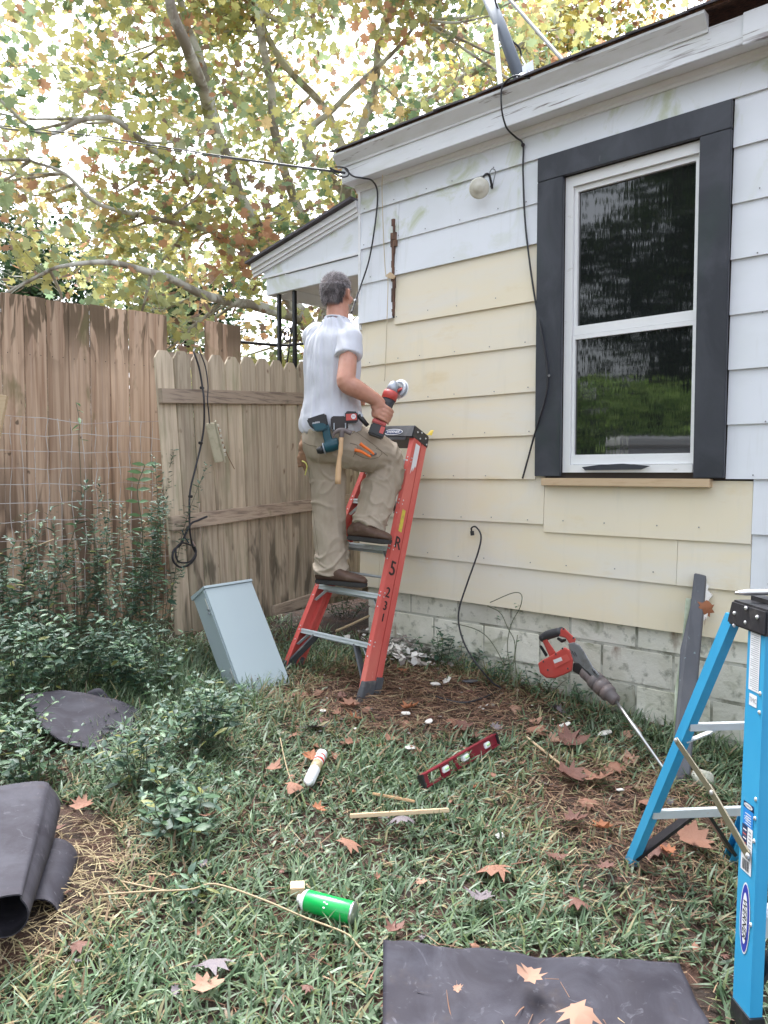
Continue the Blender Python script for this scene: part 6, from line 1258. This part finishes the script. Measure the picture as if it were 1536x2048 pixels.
# ------------------------------------------------------------------ trees
TL = [(0, -.45), (.30, -.38), (.28, -.16), (.55, -.02), (.32, .12), (.36, .38), (.10, .28), (0, .58), (-.12, .28), (-.38, .36), (-.3, .1), (-.55, -.04), (-.26, -.18), (-.32, -.4)]
def tl_geo(): 
    v = [(0, 0, -.06)]+[(x, y, .10*(x*x+y*y)) for x, y in TL]; n = len(TL); return v, [(0, 1+i, 1+(i+1) % n) for i in range(n)]
TV, TF_ = tl_geo()
pal_s = 1.18*np.array([(.46, .44, .17), (.38, .40, .19), (.28, .35, .20), (.17, .25, .14), (.50, .38, .19), (.46, .26, .16), (.25, .17, .13), (.40, .43, .28)])
def tree(name, label, base, limbs, hubs, nclus, leaf_per, lsz, prob, crown_r, bark, palette=pal_s, seed=1, nobj=0, cl_r=.5, group=None, ttop=None):
    rnd = random.Random(seed); rg = np.random.default_rng(seed)
    root = thing(name, label, 'tree', base, group=group); pts_all = []
    tr_ = MB()
    for k, (q, r0, r1) in enumerate(limbs):
        c = cat(q, 6); c = [p+Vector((noise.noise(p*1.3+Vector((k, 0, 0))), noise.noise(p*1.3+Vector((0, k, 5))), noise.noise(p*1.1)))*r0*.9 if 0 < i < len(c)-1 else p for i, p in enumerate(c)]
        MB().tube(c, lerpl([r0, r1], len(c)), 10).build('trunk' if k == 0 else 'limb', bark, root, True); pts_all += c[len(c)//4:]
    tw = MB(); centers = []
    H_ = []
    for i in range(len(hubs)):
        h = hubs[i]; n0 = min(pts_all, key=lambda p: (p-h).length+.6*max(0, p.z-h.z)); mid = (n0+h)/2+Vector((rnd.uniform(-.2, .2), rnd.uniform(-.2, .2), -.08*(h-n0).length)); c = cat([n0, mid, h], 5); tw.tube(c, lerpl([.022, .007], len(c)), 5, False); H_ += c
    for i in range(nclus):
        h = rnd.choice(H_); d = Vector((rnd.gauss(0, 1), rnd.gauss(0, 1), rnd.gauss(-.1, .8)))*cl_r*1.5; c = h+d; cc_ = cat([h, (h+c)/2+Vector((0, 0, -.05)), c], 4); tw.tube(cc_, lerpl([.005, .002], len(cc_)), 3, False); centers.append((h, c))
    tw.build('twigs', bark, root, True, kind='stuff')
    N = nclus*leaf_per; ci = rg.integers(0, nclus, N); t = rg.random(N)[:, None]
    A_ = np.array([tuple(h) for h, c in centers])[ci]; B_ = np.array([tuple(c) for h, c in centers])[ci]
    pos = A_+(B_-A_)*(.25+.85*t)+rg.normal(size=(N, 3))*cl_r*.42*np.array([1, 1, .75])
    base_c = rg.choice(len(palette), nclus, p=prob); leafc = np.where(rg.random(N) < .55, base_c[ci], rg.choice(len(palette), N, p=prob))
    col = palette[leafc]*rg.uniform(.75, 1.2, N)[:, None]; sz = lsz*rg.uniform(.55, 1.15, N)
    Mt = rotm(rg.uniform(0, 6.28, N), rg.normal(-.5, .6, N), rg.normal(0, .6, N), sz)
    if nobj:
        d = np.linalg.norm(pos-np.array(CAMP), axis=1)/sz; vis = (np.abs(pos[:, 0]/pos[:, 1]) < .5) & ((pos[:, 2]-1.5)/pos[:, 1] < .62); d[~vis] = 1e9; od = np.argsort(d); pick = od[:nobj]; rest = od[nobj:]
        meshes = []
        for ci_ in range(len(palette)):
            mm_ = bpy.data.meshes.new('leaf'); mm_.from_pydata(TV, [], TF_); ca_ = mm_.color_attributes.new('Col', 'FLOAT_COLOR', 'POINT'); a4 = np.ones((len(TV), 4), np.float32); a4[:, :3] = palette[ci_]; ca_.data.foreach_set('color', a4.ravel()); mm_.materials.append(M['leaf']); meshes.append(mm_)
        Mi = MW[root.name].inverted()
        for k in pick:
            o = bpy.data.objects.new('leaf', meshes[leafc[k]]); o.parent = root; m4 = Matrix([list(Mt[k][i])+[pos[k][i]] for i in range(3)]+[[0, 0, 0, 1]]); o.matrix_local = Mi@m4; COL.objects.link(o)
        Mt, pos, col = Mt[rest], pos[rest], col[rest]
    scatter('crown', TV, TF_, Mt, pos, col, M['leaf'], root, 'stuff')
    return root
a_ = at; TBs = Vector((-.9, 12.4, 0))
limbs = [([TBs+Vector((0, 0, -.2)), TBs+ZV*1.4, a_(640, 720, 12.2), a_(600, 640, 12), a_(540, 520, 11.6), a_(475, 385, 11.2), a_(440, 280, 10.8), a_(395, 120, 10.4), a_(340, -60, 10)], .16, .04),
         ([a_(600, 640, 12), a_(500, 610, 11.2), a_(400, 585, 10.4), a_(300, 545, 9.7), a_(215, 520, 9.2), a_(100, 540, 8.8)], .085, .018),
         ([a_(630, 690, 12.2), a_(660, 560, 12.5), a_(700, 400, 12.6), a_(670, 260, 12.4), a_(560, 120, 12), a_(490, -60, 11.6)], .10, .04),
         ([a_(475, 385, 11.2), a_(380, 350, 10.6), a_(300, 300, 10.1), a_(235, 245, 9.7), a_(165, 245, 9.4), a_(90, 265, 9), a_(0, 200, 8.6)], .055, .016),
         ([a_(560, 560, 11.7), a_(440, 470, 11), a_(330, 440, 10.4), a_(210, 415, 9.8), a_(130, 350, 9.4), a_(60, 320, 9)], .045, .014),
         ([a_(650, 600, 12.3), a_(700, 330, 12), a_(745, 190, 11.8), a_(760, 70, 11.5), a_(800, -60, 11)], .09, .035),
         ([a_(700, 400, 12.6), a_(610, 290, 12), a_(670, 215, 11.6), a_(755, 140, 11.2), a_(840, 40, 10.8)], .065, .022),
         ([a_(655, 560, 12.5), a_(600, 420, 12.1), a_(560, 300, 11.6), a_(540, 180, 11.4), a_(520, 60, 11.2), a_(515, -60, 11)], .075, .05),
         ([a_(700, 480, 13), a_(800, 250, 13.4), a_(900, 180, 13.5), a_(1000, 110, 13.5), a_(1080, 60, 13.4)], .10, .04),
         ([a_(440, 280, 10.8), a_(380, 110, 9.4), a_(350, 20, 9), a_(345, -60, 8.8)], .08, .05)]
rnd = random.Random(3); hubs = []
while len(hubs) < 150:
    y = rnd.uniform(9.3, 14.8); x = rnd.uniform(-7.5, 4.2); z = rnd.uniform(2.1, 10.5)
    if z < 2.6+max(0, x+1)*.9 and x > -1.5 and y < 10.0: continue
    hubs.append(Vector((x, y, z)))
prob = np.array([.25, .22, .15, .09, .11, .07, .06, .04]); prob /= prob.sum()
tree('sycamore_tree', 'large pale-barked sycamore with thinning autumn leaves behind the fence and porch', TBs, limbs, hubs, 640, 42, .15, prob, 0, M['bark'], seed=5, nobj=300, cl_r=.55)
def simple_tree(name, label, base, h, crown_z0, rx, rz, nclus, lp, lsz, palette, prob, bark, seed, lean=0., r=.16, cl=.45, group=None):
    rnd = random.Random(seed); lb_ = [([base-ZV*.2, base+Vector((lean*.3, 0, h*.3)), base+Vector((lean*.7, 0, h*.7)), base+Vector((lean, 0, h))], r, r*.2)]; hb = []
    for i in range(max(12, nclus//9)):
        t = rnd.random(); z = crown_z0+(h-crown_z0)*t; rr = rx*math.sin(math.pi*min(1, .15+.85*(1-t)))**.7*math.sqrt(rnd.random()); a = rnd.uniform(0, 6.28); hb.append(base+Vector((lean*t+math.cos(a)*rr, math.sin(a)*rr, z)))
    return tree(name, label, base, lb_, hb, nclus, lp, lsz, prob, 0, bark, palette, seed, 0, cl, group)
p2 = np.array([(.40, .33, .08), (.30, .31, .09), (.42, .24, .09), (.18, .21, .08), (.24, .13, .08)]); pr2 = np.array([.3, .3, .15, .15, .1])
simple_tree('autumn_tree', 'yellow autumn tree rising behind the roof beside the service mast', Vector((4.2, 19, .5)), 13.5, 6.5, 4.6, 4, 330, 42, .16, p2, pr2, M['bark'], 11, r=.2, cl=.6)
simple_tree('autumn_tree', 'sparse narrow tree right of the yellow one above the roof ridge', Vector((8.4, 22, .5)), 14.5, 7, 1.7, 4, 90, 22, .14, p2*.8, pr2, M['bark'], 12, r=.1, cl=.45)
simple_tree('autumn_tree', 'thin sparse tree farthest right over the roof edge', Vector((10.2, 23, .5)), 14.2, 7, 1.2, 4, 40, 18, .13, p2*.7, pr2, M['bark'], 13, r=.07, cl=.4)
pd_ = np.array([(.035, .07, .03), (.05, .09, .035), (.02, .045, .02)]); prd = np.array([.4, .3, .3])
simple_tree('evergreen_tree', 'dark evergreen glimpsed low behind the board fence at the left', Vector((-8.6, 19, .5)), 6.6, .8, 3.0, 3, 260, 60, .13, pd_, prd, M['darkbark'], 14, r=.2)
simple_tree('evergreen_tree', 'dark evergreen showing in the gap above the picket fence', Vector((-5.0, 19.5, .5)), 5.6, .5, 1.6, 3, 200, 60, .13, pd_, prd, M['darkbark'], 15, r=.2)
simple_tree('grey_green_tree', 'pale hazy green tree beyond the fence near the left edge', Vector((-11.5, 25, .5)), 9.0, 2, 2.6, 3, 120, 45, .15, np.array([(.25, .28, .18), (.3, .32, .22), (.2, .24, .16)]), prd, M['bark'], 16, r=.15)
# yard side of the lot, mirrored in the window: hedge, trees and a box added for the pale shape in the lower pane
for i, (x, y, h, r_, s_) in enumerate(((-8.6, 3.2, 9.5, 2.4, 31), (-9.6, .4, 11, 2.6, 32), (-8.8, -2.4, 10, 2.5, 33), (-10.5, -5.2, 12, 2.8, 34), (-11.5, 4.8, 11, 2.4, 35), (-7.5, -7.5, 11, 2.8, 36))):
    x -= 2.2; simple_tree('yard_tree', 'tall leafy tree outside the left of the picture, seen only mirrored in the window', Vector((x, y, gz(x, y))), h, 1.6, r_, 3, 210, 40, .2, np.array([(.06, .10, .03), (.09, .13, .04), (.04, .07, .025)]), prd, M['darkbark'], s_, r=.22, cl=.7, group='trees mirrored in the window')
n = 16000; hxp = rng.uniform(0, 1, n); px_ = -6.9+rng.normal(0, .35, n)+hxp*0; py_ = -4.5+9.0*hxp; pz_ = rng.uniform(0, 2.95, n)+.12*np.sin(py_*1.7)
hedge = thing('hedge', 'clipped light green hedge mirrored in the lower window pane', 'hedge', (-6.9, 0, gz(-4, 0)))
scatter('foliage', TV, TF_, rotm(rng.uniform(0, 6.28, n), rng.normal(0, .8, n), rng.normal(0, .8, n), rng.uniform(.06, .13, n)), np.stack([px_, py_, pz_], 1), np.array([(.30, .46, .10), (.38, .54, .14), (.18, .3, .07)])[rng.choice(3, n)], M['hedge'], hedge, 'stuff')
m_ = MB()
for k in range(12): p = Vector((-6.9, -4.3+.78*k, gz(-4, 0)-.05)); m_.tube([p, p+ZV*2.6], [.03, .01], 6)
m_.build('stems', M['darkbark'], hedge)
bn = thing('added_pale_box', 'pale box added out of view to give the pale shape mirrored low in the window', 'storage bin', (-5.9, .55, gz(-4, .5)))
MB().obox(Vector((-6.0, .55, gz(-4, .5))), Vector((0, 1, 0)), Vector((1, 0, 0)), ZV, -1.0, .55, -.25, .25, 0, 1.80).build('box_body', M['sticker'], bn, bev=.03)
MB().obox(Vector((-6.0, .55, gz(-4, .5))), Vector((0, 1, 0)), Vector((1, 0, 0)), ZV, -1.04, .59, -.29, .29, 1.802, 1.98).build('box_lid', M['vinyl'], bn, bev=.04)
